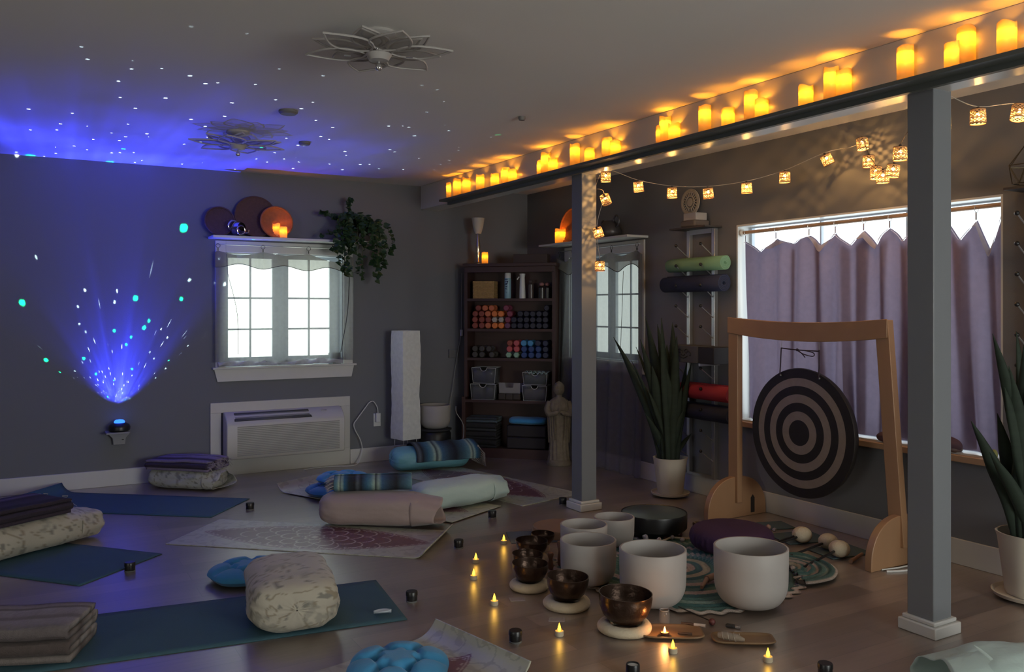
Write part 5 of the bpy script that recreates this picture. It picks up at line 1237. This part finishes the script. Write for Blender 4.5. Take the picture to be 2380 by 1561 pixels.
for y in (.150, -.150): b.tube([(-.01, y, zb_), (-.004, y*1.0, zb_+.06), (0, y*.98, zt)], .004, 6)
b.tube(smooth([(0, .148, zt), (0, .05, zt-.006), (0, -.05, zt-.008), (0, -.148, zt-.008)]), .004, 6)
b.tube(smooth([(-.006, .02, zt-.006), (-.012, -.04, zt-.03), (-.012, -.11, zt-.04), (-.012, -.115, zt-.02), (-.006, -.04, zt-.008), (0, .02, zt-.006)]), .003, 6)
b.tube(smooth([(-.006, .01, zt-.006), (-.012, -.03, zt-.03), (-.01, -.05, zt-.05)]), .003, 6); b.ball((-.006, .015, zt-.006), .009, 8, 6)
b.build('cord', 'rope', rp)
for y in (.148, -.148): MB().tube([(0, y, zt), (.005, y*.95, 1.225)], .0012, 5).build('nylon_loop', flat('pale_nylon', (.3, .28, .26)), rp)
# ---------------------------------------------------------------- crocheted round blanket and the altar things
def f_rug(u, v):
    a = 2*PI*u; r = .66*v*(1+.05*math.sin(3*a+1)+.03*math.sin(5*a))*(1+(.022*math.sin(46*a) if v > .93 else 0))
    z = .006+.0035*math.sin(v*2*PI*16)+(.010*max(0, nz(math.cos(a)*3*v, math.sin(a)*3*v)))*v
    return (r*math.cos(a), r*math.sin(a), max(z, .003))
CR = [(.10, .11, .10), (.36, .31, .29), (.05, .13, .15), (.30, .29, .24), (.04, .11, .12), (.12, .20, .21), (.33, .28, .27), (.04, .12, .13), (.09, .17, .16), (.34, .29, .27), (.035, .10, .11), (.07, .15, .14), (.16, .23, .21), (.04, .11, .11), (.06, .12, .11), (.40, .34, .30)]
def c_rug(u, v):
    k = v*15.99+.25*math.sin(u*2*PI*60)*(v > .3); q = CR[int(min(max(k, 0), 15))]; g = 1+.22*nz(u*260*v, v*60); return tuple(x*g for x in q)
rug = MB(); rug.grid(f_rug, 300, 96, wrapu=True, col=c_rug)
tag(rug.build('crocheted_blanket', 'crochet', loc=(3.08, 3.53, .0005)), 'round teal, white and pink crocheted blanket under the frosted bowls', 'blanket')
cr2 = MB(); cr2.grid(lambda u, v: (.24*(v**.9)*math.cos(2*PI*u*.6+3.4)*1.15, .24*v*math.sin(2*PI*u*.6+3.4), .006+.016*abs(nz(u*5, v*3))+.01*v+.006*math.sin(v*30)), 60, 30, col=lambda u, v: tuple(x*(1+.25*nz(u*90, v*70)) for x in CR[int(v*15.9)]))
tag(cr2.build('crocheted_corner', 'crochet', loc=(3.56, 3.20, .010), solid=.006, rz=.8), 'rumpled scalloped blanket edge right of the rightmost frosted bowl', 'blanket')
# metal bowls on felt rings
MBW = {}
def metal_bowl(label, loc, r, h, rz=0, tilt=0):
    P = [(0, 0), (r*.42, 0), (r*.62, h*.06), (r*.84, h*.28), (r*.965, h*.58), (r*1.0, h*.85), (r*.985, h*.97), (r*1.0, h), (r*.965, h*1.0), (r*.955, h*.93), (r*.955, h*.6), (r*.80, h*.30), (r*.58, h*.10), (r*.40, h*.05), (0, h*.05)]
    t = tag(MB().lathe(P, n=64).build('metal_singing_bowl', 'bronze', loc=loc, rot=(tilt, tilt*.6, rz), sharp=50), label, 'singing bowl', 'dark bronze singing bowls')
    return t
def felt_ring(label, loc, r, t_=.030):
    n = 40
    def f(u, v):
        a = 2*PI*u; c = 2*PI*v; R_ = r*.70*(1+.02*math.sin(3*a)); q = t_*(1+.05*nz(math.cos(a)*4, math.sin(a)*4)); return ((R_+q*1.25*math.cos(c))*math.cos(a), (R_+q*1.25*math.cos(c))*math.sin(a), max(t_*.86+q*math.sin(c), .001))
    return tag(MB().grid(f, n, 16, wrapu=True, wrapv=True).build('felt_ring_cushion', 'felt', loc=loc), label, 'ring cushion', 'cream felt ring cushions')
MBL = [(1452, 1376, .167, .1165, .125, 'largest bronze bowl in front', .128), (1318, 1337, .147, .099, .105, 'second largest bronze bowl', .118), (1231, 1307, .131, .091, .088, 'third bronze bowl from the front', .100), (1225, 1285, .115, .081, .075, 'fourth bronze bowl, nested close behind the third', None), (1235, 1254, .119, .090, .078, 'fifth bronze bowl from the front', .09), (1261, 1238, .100, .068, .062, 'smallest bronze bowl, farthest back', None)]
for px, py, zr, r, h, lab, fr_ in MBL:
    x, y = fl(px, py, zr); zb = zr-h
    if fr_: felt_ring('cream felt ring under the '+lab.split(',')[0], (x, y, .0005), fr_, min(zb*.56, .026)); zb = min(zb, .044)
    else:
        tag(MB().lathe([(0, 0), (r*.6, 0), (r*.62, .01), (r*.6, zb-.002), (0, zb-.002)], n=28).build('felt_pad', 'felt', loc=(x, y, .0005)), 'small felt pad under the '+lab.split(',')[0], 'cushion')
    metal_bowl(lab, (x, y, zb), r, h, 0, .03)
x, y = fl(1247, 1262)
tag(MB().box((-.16, -.13, 0), (.16, .13, .004)).build('felt_mat', flat('slate_blue_felt', (.075, .10, .125), .95), loc=(x+.06, y+.12, .001), rz=-.4), 'slate blue felt mat under the small bronze bowls', 'mat')
x, y = fl(1300, 1222, .05)
fd = thing('frame_drum', 'tan hand drum lying flat behind the small bronze bowls', 'drum', (x, y, .006))
MB().lathe([(0, .050), (.162, .050), (.166, .046)], n=56).build('drum_skin', flat('tan_drum_skin', (.22, .14, .095)), fd); MB().lathe([(.166, .047), (.168, .04), (.168, .0), (.155, 0), (.155, .04)], n=56).build('rim', flat('tan_drum_rim', (.20, .12, .08)), fd)
# wooden mallets standing among the bowls
for px, py, hh, lab in ((1408, 1362, .15, 'reddish wooden mallet upright between the front bowls'), (1302, 1317, .13, 'dark wooden mallet upright beside the tall frosted bowl'), (1280, 1327, .09, 'short reddish mallet behind the third bronze bowl')):
    x, y = fl(px, py); t = thing('wooden_mallet', lab, 'mallet', (x, y, .013), 0, 'upright wooden mallets', rot=(.08, -.06, 0))
    MB().lathe([(0, 0), (.013, 0), (.015, .01), (.013, hh*.4), (.010, hh*.58), (.014, hh*.75), (.017, hh*.9), (.013, hh), (0, hh+.003)], n=20).build('handle', 'clay', t)
# black round drum (top open to the window's reflection)
x, y = fl(1520, 1190, .135)
bd = thing('ocean_drum', 'large round black drum with grey green skin behind the small frosted bowl', 'drum', (x, y, .0))
MB().lathe([(0, .138), (.190, .138), (.197, .135)], n=64).build('drum_skin', 'drumskin', bd)
MB().lathe([(.197, .136), (.203, .14), (.205, .13), (.203, .05), (.165, .012), (.0, .01)], n=64).build('shell', 'black', bd)
for k in range(3): a = 2*PI*k/3+.6; MB().lathe([(0, 0), (.014, 0), (.014, .014), (0, .014)], c=(.12*math.cos(a), .12*math.sin(a), 0), n=12).build('rubber_foot', 'black', bd)
# purple meditation cushion
x, y = fl(1700, 1258, .07)
zf = thing('zafu', 'round purple meditation cushion behind the frosted bowls', 'cushion', (x, y, RUGZ))
def f_z(u, v):
    a = 2*PI*u; s = 2*v-1; r = .235*(1-abs(s)**6)**.5 if abs(s) < .999 else .0; r *= 1+.012*math.sin(a*40)*(1-abs(s)); bulge = .86+.14*math.cos(s*PI/2); return (r*bulge*math.cos(a), r*bulge*math.sin(a), .082+s*.078)
MB().grid(f_z, 160, 30, wrapu=True).build('cushion_body', 'zafu', zf, sharp=80)
# padded mallets on grey pads behind
def pad(label, px, py, w_, l_, rz): x, y = fl(px, py); return tag(MB().box((-l_/2, -w_/2, 0), (l_/2, w_/2, .006)).build('felt_pad', 'tealcloth', loc=(x, y, .0012), rz=rz, bevel=.002), label, 'mat', 'blue grey felt pads')
pad('blue grey felt pad nearest the right foot of the gong stand', 1952, 1282, .22, .30, -.15)
pad('blue grey felt pad under the double black mallets', 1858, 1250, .24, .30, -.25)
pad('dim blue grey felt pad farthest back beside the gong stand foot', 1800, 1222, .18, .2, -.3)
def gmallet(label, px, py, r, dirv, L, stick=2):
    x, y = fl(px, py, r); t = thing('gong_mallet', label, 'mallet', (x, y, .009), 0, 'cream headed gong mallets')
    b = MB(); b.ball((0, 0, r*.9), r, 20, 14, sq=(1.12, 1.12, .9)); b.build('mallet_head', 'woolw', t)
    d = Vector((dirv[0], dirv[1], 0)).normalized()
    for k in range(stick): o = Vector((-d.y, d.x, 0))*(.022*(k-(stick-1)/2)); MB().tube([Vector((0, 0, r*.9))+o, d*L+o+Vector((0, 0, .012))], .007, 10).build('stick', 'black', t)
gmallet('cream headed gong mallet with two black sticks, farthest left', 1864, 1243, .052, (-1, .04), .28, 2)
gmallet('cream headed gong mallet behind the nearest one', 1925, 1259, .050, (-1, -.05), .34, 1)
gmallet('cream headed gong mallet nearest the right foot of the stand', 1951, 1276, .052, (-1, -.16), .36, 1)
tag(MB().tube([(0, 0, .014), (.16, .05, .02)], [.012, .009], 10).build('wooden_rod', flat('pale_wood_rod', (.30, .18, .11)), loc=(*fl(1977, 1310), 0)), 'short pale wooden rod beside the right foot of the gong stand', 'rod')
b = MB(); b.tube(smooth([(0, 0, .006), (.1, -.03, .006), (.2, -.02, .006), (.3, -.08, .006)]), .006, 6); b.tube(smooth([(0, .03, .006), (.12, .02, .006), (.24, .03, .006)]), .005, 6)
tag(b.build('white_cable', 'white', loc=(*fl(2060, 1330), 0), rz=-.1), 'white cable on the floor between the gong stand and near post', 'cord')
# stones, shells and balls around the purple cushion
rng = random.Random(8)
def rock(label, px, py, s_, m, cat='crystal', z=RUGZ, sq=(1, 1, 1), group=None, name='crystal'):
    x, y = fl(px, py, z+s_*.5); b = MB(); sd = rng.random()*9
    b.grid(lambda u, v: tuple(s_*q*(1+.35*nz(sd+math.cos(2*PI*u)*1.5, v*3, math.sin(2*PI*u)*1.5))*k for q, k in zip((math.cos(2*PI*u)*math.sin(PI*v), math.sin(2*PI*u)*math.sin(PI*v), -math.cos(PI*v)), sq)), 12, 8, wrapu=True)
    return tag(b.build(name, m, loc=(x, y, z+s_*.8*sq[2]), sharp=25), label, cat, group)
def orb(label, px, py, s_, m, z=RUGZ, cat='ball'):
    x, y = fl(px, py, z+s_); return tag(MB().ball((0, 0, s_), s_, 24, 16).build('stone_ball', m, loc=(x, y, z)), label, cat, 'stone balls')
orb('dark red polished stone ball right of the small frosted bowl', 1516, 1235, .030, 'amethyst')
orb('peach ball at the foot of the gong stand, left of a pair', 1664, 1216, .028, 'peach', z=.04)
orb('peach ball at the foot of the gong stand, right of a pair', 1685, 1223, .026, 'peach', z=.04)
orb('peach ball behind the rightmost frosted bowl', 1745, 1224, .024, 'peach', z=.03)
orb('small pinkish ball right of the purple cushion', 1786, 1224, .016, 'peach', z=.03)
tag(MB().lathe([(0, 0), (.034, 0), (.036, .05), (.030, .052), (.0, .052)], n=24).build('dark_jar', flat('dark_plum_jar', (.04, .02, .022), .35), loc=(*fl(1623, 1238), .012)), 'dark plum jar with pale rim behind the purple cushion', 'jar')
j_ = [o for o in bpy.data.objects if o.name == 'dark_jar'][0]
MB().lathe([(.021, .056), (.028, .056), (.028, .0525), (.021, .0525)], n=24).build('pale_rim', flat('pale_rim_wax', (.28, .24, .17)), j_)
for k, (px, py, s_, m) in enumerate([(1494,1238,.022,'crystal'),(1500,1250,.018,'crystal'),(1545,1248,.018,'amethyst'),(1556,1240,.016,'amethyst'),(1562,1250,.014,'crystal'),(1578,1243,.020,'amethyst'),(1532,1256,.015,'crystal'),(1586,1255,.014,'crystal'),(1645,1236,.016,'crystal'),(1628,1242,.012,'crystal'),(1800,1232,.012,'crystal'),(1546,1262,.010,'amethyst')]):
    rock('%s %s %s from the left among the altar stones' % ('pale rough' if m == 'crystal' else 'dark rose', 'crystal,', place[k]), px, py, s_, m, group='altar stones')
for k, (px, py, ln, ag) in enumerate([(1508,1250,.16,-.4),(1572,1258,.12,-.9),(1548,1262,.10,.3)]):
    x, y = fl(px, py); tag(MB().tube([(-ln/2, 0, .012), (ln/2, 0, .014)], .006, 8).build('wood_stick', flat('pale_stick', (.38, .34, .28)), loc=(x, y, RUGZ-.004), rz=ag), ['long pale stick beside the small frosted bowl', 'short pale stick right of the altar stones', 'pale stick nearest the middle frosted bowl'][k], 'stick')
x, y = fl(1640, 1365); t = thing('wooden_mallet', 'pinkish suede wrapped mallet lying between the two front frosted bowls', 'mallet', (x, y, RUGZ), R(35))
MB().tube([(-.09, 0, .014), (.03, 0, .020)], [.009, .012], 10).build('handle', flat('pinkish_suede', (.28, .20, .17)), t); MB().tube([(.03, 0, .02), (.10, -.03, .024)], [.018, .016], 12).build('mallet_head', 'pinkish_suede', t)
x, y = fl(1655, 1442, .02); t = thing('ball_mallet', 'small mallet with a dark red ball head lying off the blanket edge', 'mallet', (x, y, .0), R(90))
b = MB(); b.ball((0, 0, .0155), .015, 16, 12); b.build('ball_head', flat('dark_red_rubber', (.09, .02, .018)), t); MB().tube([(.01, 0, .016), (.20, .02, .026)], .003, 8).build('stick', 'black', t)
x, y = fl(1868, 1358); t = thing('tingsha_cymbals', 'small dark ring chimes lying right of the rightmost frosted bowl', 'chimes', (x, y, RUGZ+.004), .3)
for k in range(2): b = MB(); b.lathe([(0, .010), (.012, .010), (.024, .003), (.034, .002), (.034, 0), (0, .004)], c=(k*.05-.025, k*.03, .003*k), n=28); b.build('cymbal', 'steel' if k else 'blackm', t)
b = MB(); b.tube(smooth([(-.06, 0, .006), (-.02, .03, .008), (.03, .02, .008), (.06, .04, .006)]), .004, 6); b.build('strap', 'blackm', t)
# ---------------------------------------------------------------- cards, trays, tealights
for px, py, rz, lab in ((1202, 1393, -.35, 'small printed card on the floor left of the third felt ring'), (1294, 1440, -.6, 'small printed card on the floor left of the front bronze bowl')):
    x, y = fl(px, py); t = thing('oracle_card', lab, 'card', (x, y, .0006), rz, 'cards on the floor')
    MB().box((-.036, -.024, 0), (.036, .024, .0012)).build('card_face', flat('cream_card_border', (.34, .29, .26)), t); MB().box((-.029, -.018, .0012), (.029, .018, .0016)).build('card_print', 'card', t)
def tray(label, px, py, rz, L, W):
    x, y = fl(px, py); t = thing('wooden_tray', label, 'tray', (x, y, .001), rz, 'small wooden trays')
    def f(u, v):
        a = 2*PI*u; n = 5; ca, sa = math.cos(a), math.sin(a); q = (abs(ca)**n+abs(sa)**n)**(-1/n); r = v
        z = .004+.012*(r**8); return (ca*q*r*L/2, sa*q*r*W/2, z)
    MB().grid(f, 64, 16, wrapu=True).build('tray_dish', 'traywood', t, solid=.006); return x, y
tx, ty = tray('wooden tray holding the lit candle and glass jar', 1560, 1474, R(-33), .27, .155)
x, y = tray('empty-ended wooden tray with a wrapped bundle, right of the lit candle tray', 1727, 1490, R(-33), .26, .115)
def on(px, py, z): q = fl(px, py, z); return (q[0], q[1], z)
cn = thing('lit_tealight', 'burning tealight with a live flame on the wooden tray', 'candle', on(1545, 1476, .0125))
MB().lathe([(0, 0), (.019, 0), (.020, .016), (.018, .016), (.018, .010), (0, .010)], n=28).build('cup', flat('dark_tealight_cup', (.04, .02, .015), .3), cn)
MB().lathe([(0, .0105), (.0175, .0105)], n=24).build('melted_wax', flat('glowing_wax', (1, .5, .2), emit=1.6, ecol=(1, .35, .08)), cn)
MB().lathe([(0.0005, .011), (.005, .016), (.0055, .022), (.003, .031), (0.0005, .038)], n=14).build('live_flame', 'realflame', cn)
lamp('flame_glow', cn, (0, 0, .045), .35, (1, .40, .10), .006)
gj = thing('glass_jar', 'small empty glass jar on the tray behind the burning tealight', 'jar', on(1544, 1447, .0125))
MB().lathe([(0, 0), (.022, 0), (.024, .004), (.024, .045), (.020, .052), (.020, .058)], n=28).build('jar_glass', 'glass', gj, solid=.0015); MB().tube([(.0205*math.cos(2*PI*k/28), .0205*math.sin(2*PI*k/28), .058) for k in range(29)], .0016, 6).build('rim', flat('glass_edge', (.35, .35, .35), .1), gj)
for px, py, z, a, L, lab, lc in ((1606, 1452, .016, -.9, .085, 'dark stick with a pale tip at the right of the candle tray', 1), (1592, 1474, .014, -.8, .06, 'short dark stick lying on the candle tray', 0)):
    t = thing('incense_stick', lab, 'stick', on(px, py, z), a)
    MB().tube([(-L/2, 0, .004), (L/2*(.3 if lc else 1), 0, .005)], .006, 8).build('stick', flat('dark_wood_stick', (.035, .02, .015)), t)
    if lc: MB().tube([(L*.15, 0, .005), (L/2+.02, 0, .005)], .0075, 10).build('pale_tip', flat('silver_paper', (.35, .32, .30), .3), t)
t = thing('sage_bundle', 'grey cream wrapped herb bundle on the right tray', 'bundle', on(1697, 1486, .02), R(-55))
b = MB(); b.tube([(-.05, 0, .012), (-.02, 0, .014), (.03, 0, .013), (.06, 0, .008)], [.012, .017, .015, .006], 14); b.build('herbs', flat('sage_grey_leaves', (.22, .18, .14), .9, var=.4, scale=60), t); b = MB(); b.tube([( -.04+.08*k/60, .0165*math.cos(k*.35), .014+.0165*math.sin(k*.35)) for k in range(61)], .0010, 5); b.build('thread', flat('pale_thread', (.4, .36, .3)), t)
t = thing('lighter', 'small black and silver lighter on the floor behind the right tray', 'lighter', on(1706, 1458, .002), R(-60))
MB().box((-.035, -.011, 0), (.005, .011, .012)).build('lighter_body', 'black', t, bevel=.003); MB().box((.005, -.010, .001), (.03, .010, .012)).build('metal_cap', 'chrome', t, bevel=.002)
tag(MB().grid(lambda u, v: (.040*(2*u-1), .020*(2*v-1)*math.sin(PI*min(max(u, .02), .98))**.7, .004+.012*(2*v-1)**2+.006*u), 16, 8).build('white_shell', flat('pearl_white', (.50, .55, .60), .4), loc=(*fl(889, 1430), .006), rz=R(-30), solid=.003), 'white petal shaped shell on the nearest blue mat', 'shell')
# LED tealights with upright flames
TL0 = None
TLS = [((1171, 1263), 'farthest LED tealight, left of the bronze bowls'), ((1106, 1307), 'second LED tealight from the back'), ((1101, 1345), 'third LED tealight, just in front of the second'), ((1149, 1405), 'fourth LED tealight, left of a printed card'), ((1300, 1476), 'fifth LED tealight, in front of a printed card'), ((1564, 1516), 'LED tealight in front of the candle tray'), ((1785, 1536), 'LED tealight nearest the camera, in front of the right tray')]
for (px, py), lab in TLS:
    x, y = fl(px, py)
    if TL0 is None:
        t = TL0 = thing('led_tealight', lab, 'tealight', (x, y, .0), 0, 'LED tealights on the floor')
        MB().lathe([(0, 0), (.018, 0), (.019, .003), (.0185, .019), (.0165, .0205), (.008, .018), (0, .018)], n=28).build('cup', 'teaw', t)
        MB().lathe([(0.0005, .018), (.0060, .021), (.0078, .028), (.0058, .038), (.0028, .047), (0.0004, .054)], n=16).build('flame', 'flame', t)
        lamp('led_glow', t, (0, 0, .060), .045, (1, .55, .08), .006)
    else: copy_tree(TL0, loc=(x, y, 0), label=lab)
# black glass votive cups
V0 = None
VL = [((581, 1184), 'black cup candle left of the mandala mat, beyond the blue mat end'), ((302, 1327), 'black cup candle at the end of the left blue mat'), ((1066, 1273), 'black cup candle right of the mandala mat corner'), ((1144, 1203), 'black cup candle in front of the mint bolster'), ((1308, 1172), 'black cup candle left of the far post'), ((957, 1397), 'black cup candle right of the nearest blue mat'), ((1198, 1491), 'black cup candle left of the fifth tealight'), ((1471, 1572), 'black cup with white candle at the bottom edge'), ((1918, 1570), 'black lidded cup at the bottom edge right of the nearest tealight')]
for i, ((px, py), lab) in enumerate(VL):
    x, y = fl(px, py); op = i == 7
    if V0 is None or op:
        t = thing('votive_cup', lab, 'candle cup', (x, y, 0), 0, 'black votive cups')
        MB().lathe([(0, .003), (.024, .003), (.027, .008), (.027, .044), (.025, .050), (.022, .050), (.021, .030), (0, .030)] if op else [(0, .003), (.024, .003), (.027, .008), (.027, .030), (.0285, .031), (.0285, .046), (.026, .050), (0, .050)], n=32).build('cup', 'black', t)
        MB().lathe([(0, 0), (.0265, 0), (.0275, .002), (.0275, .006), (.025, .008), (0, .008)], n=32).build('glass_foot', flat('grey_glass_foot', (.14, .14, .14), .15), t)
        if op: MB().lathe([(0, .044), (.021, .044)], n=24).build('white_wax', flat('white_wax', (.6, .62, .6)), t)
        if V0 is None: V0 = t
    else: copy_tree(V0, loc=(x, y, 0), label=lab)
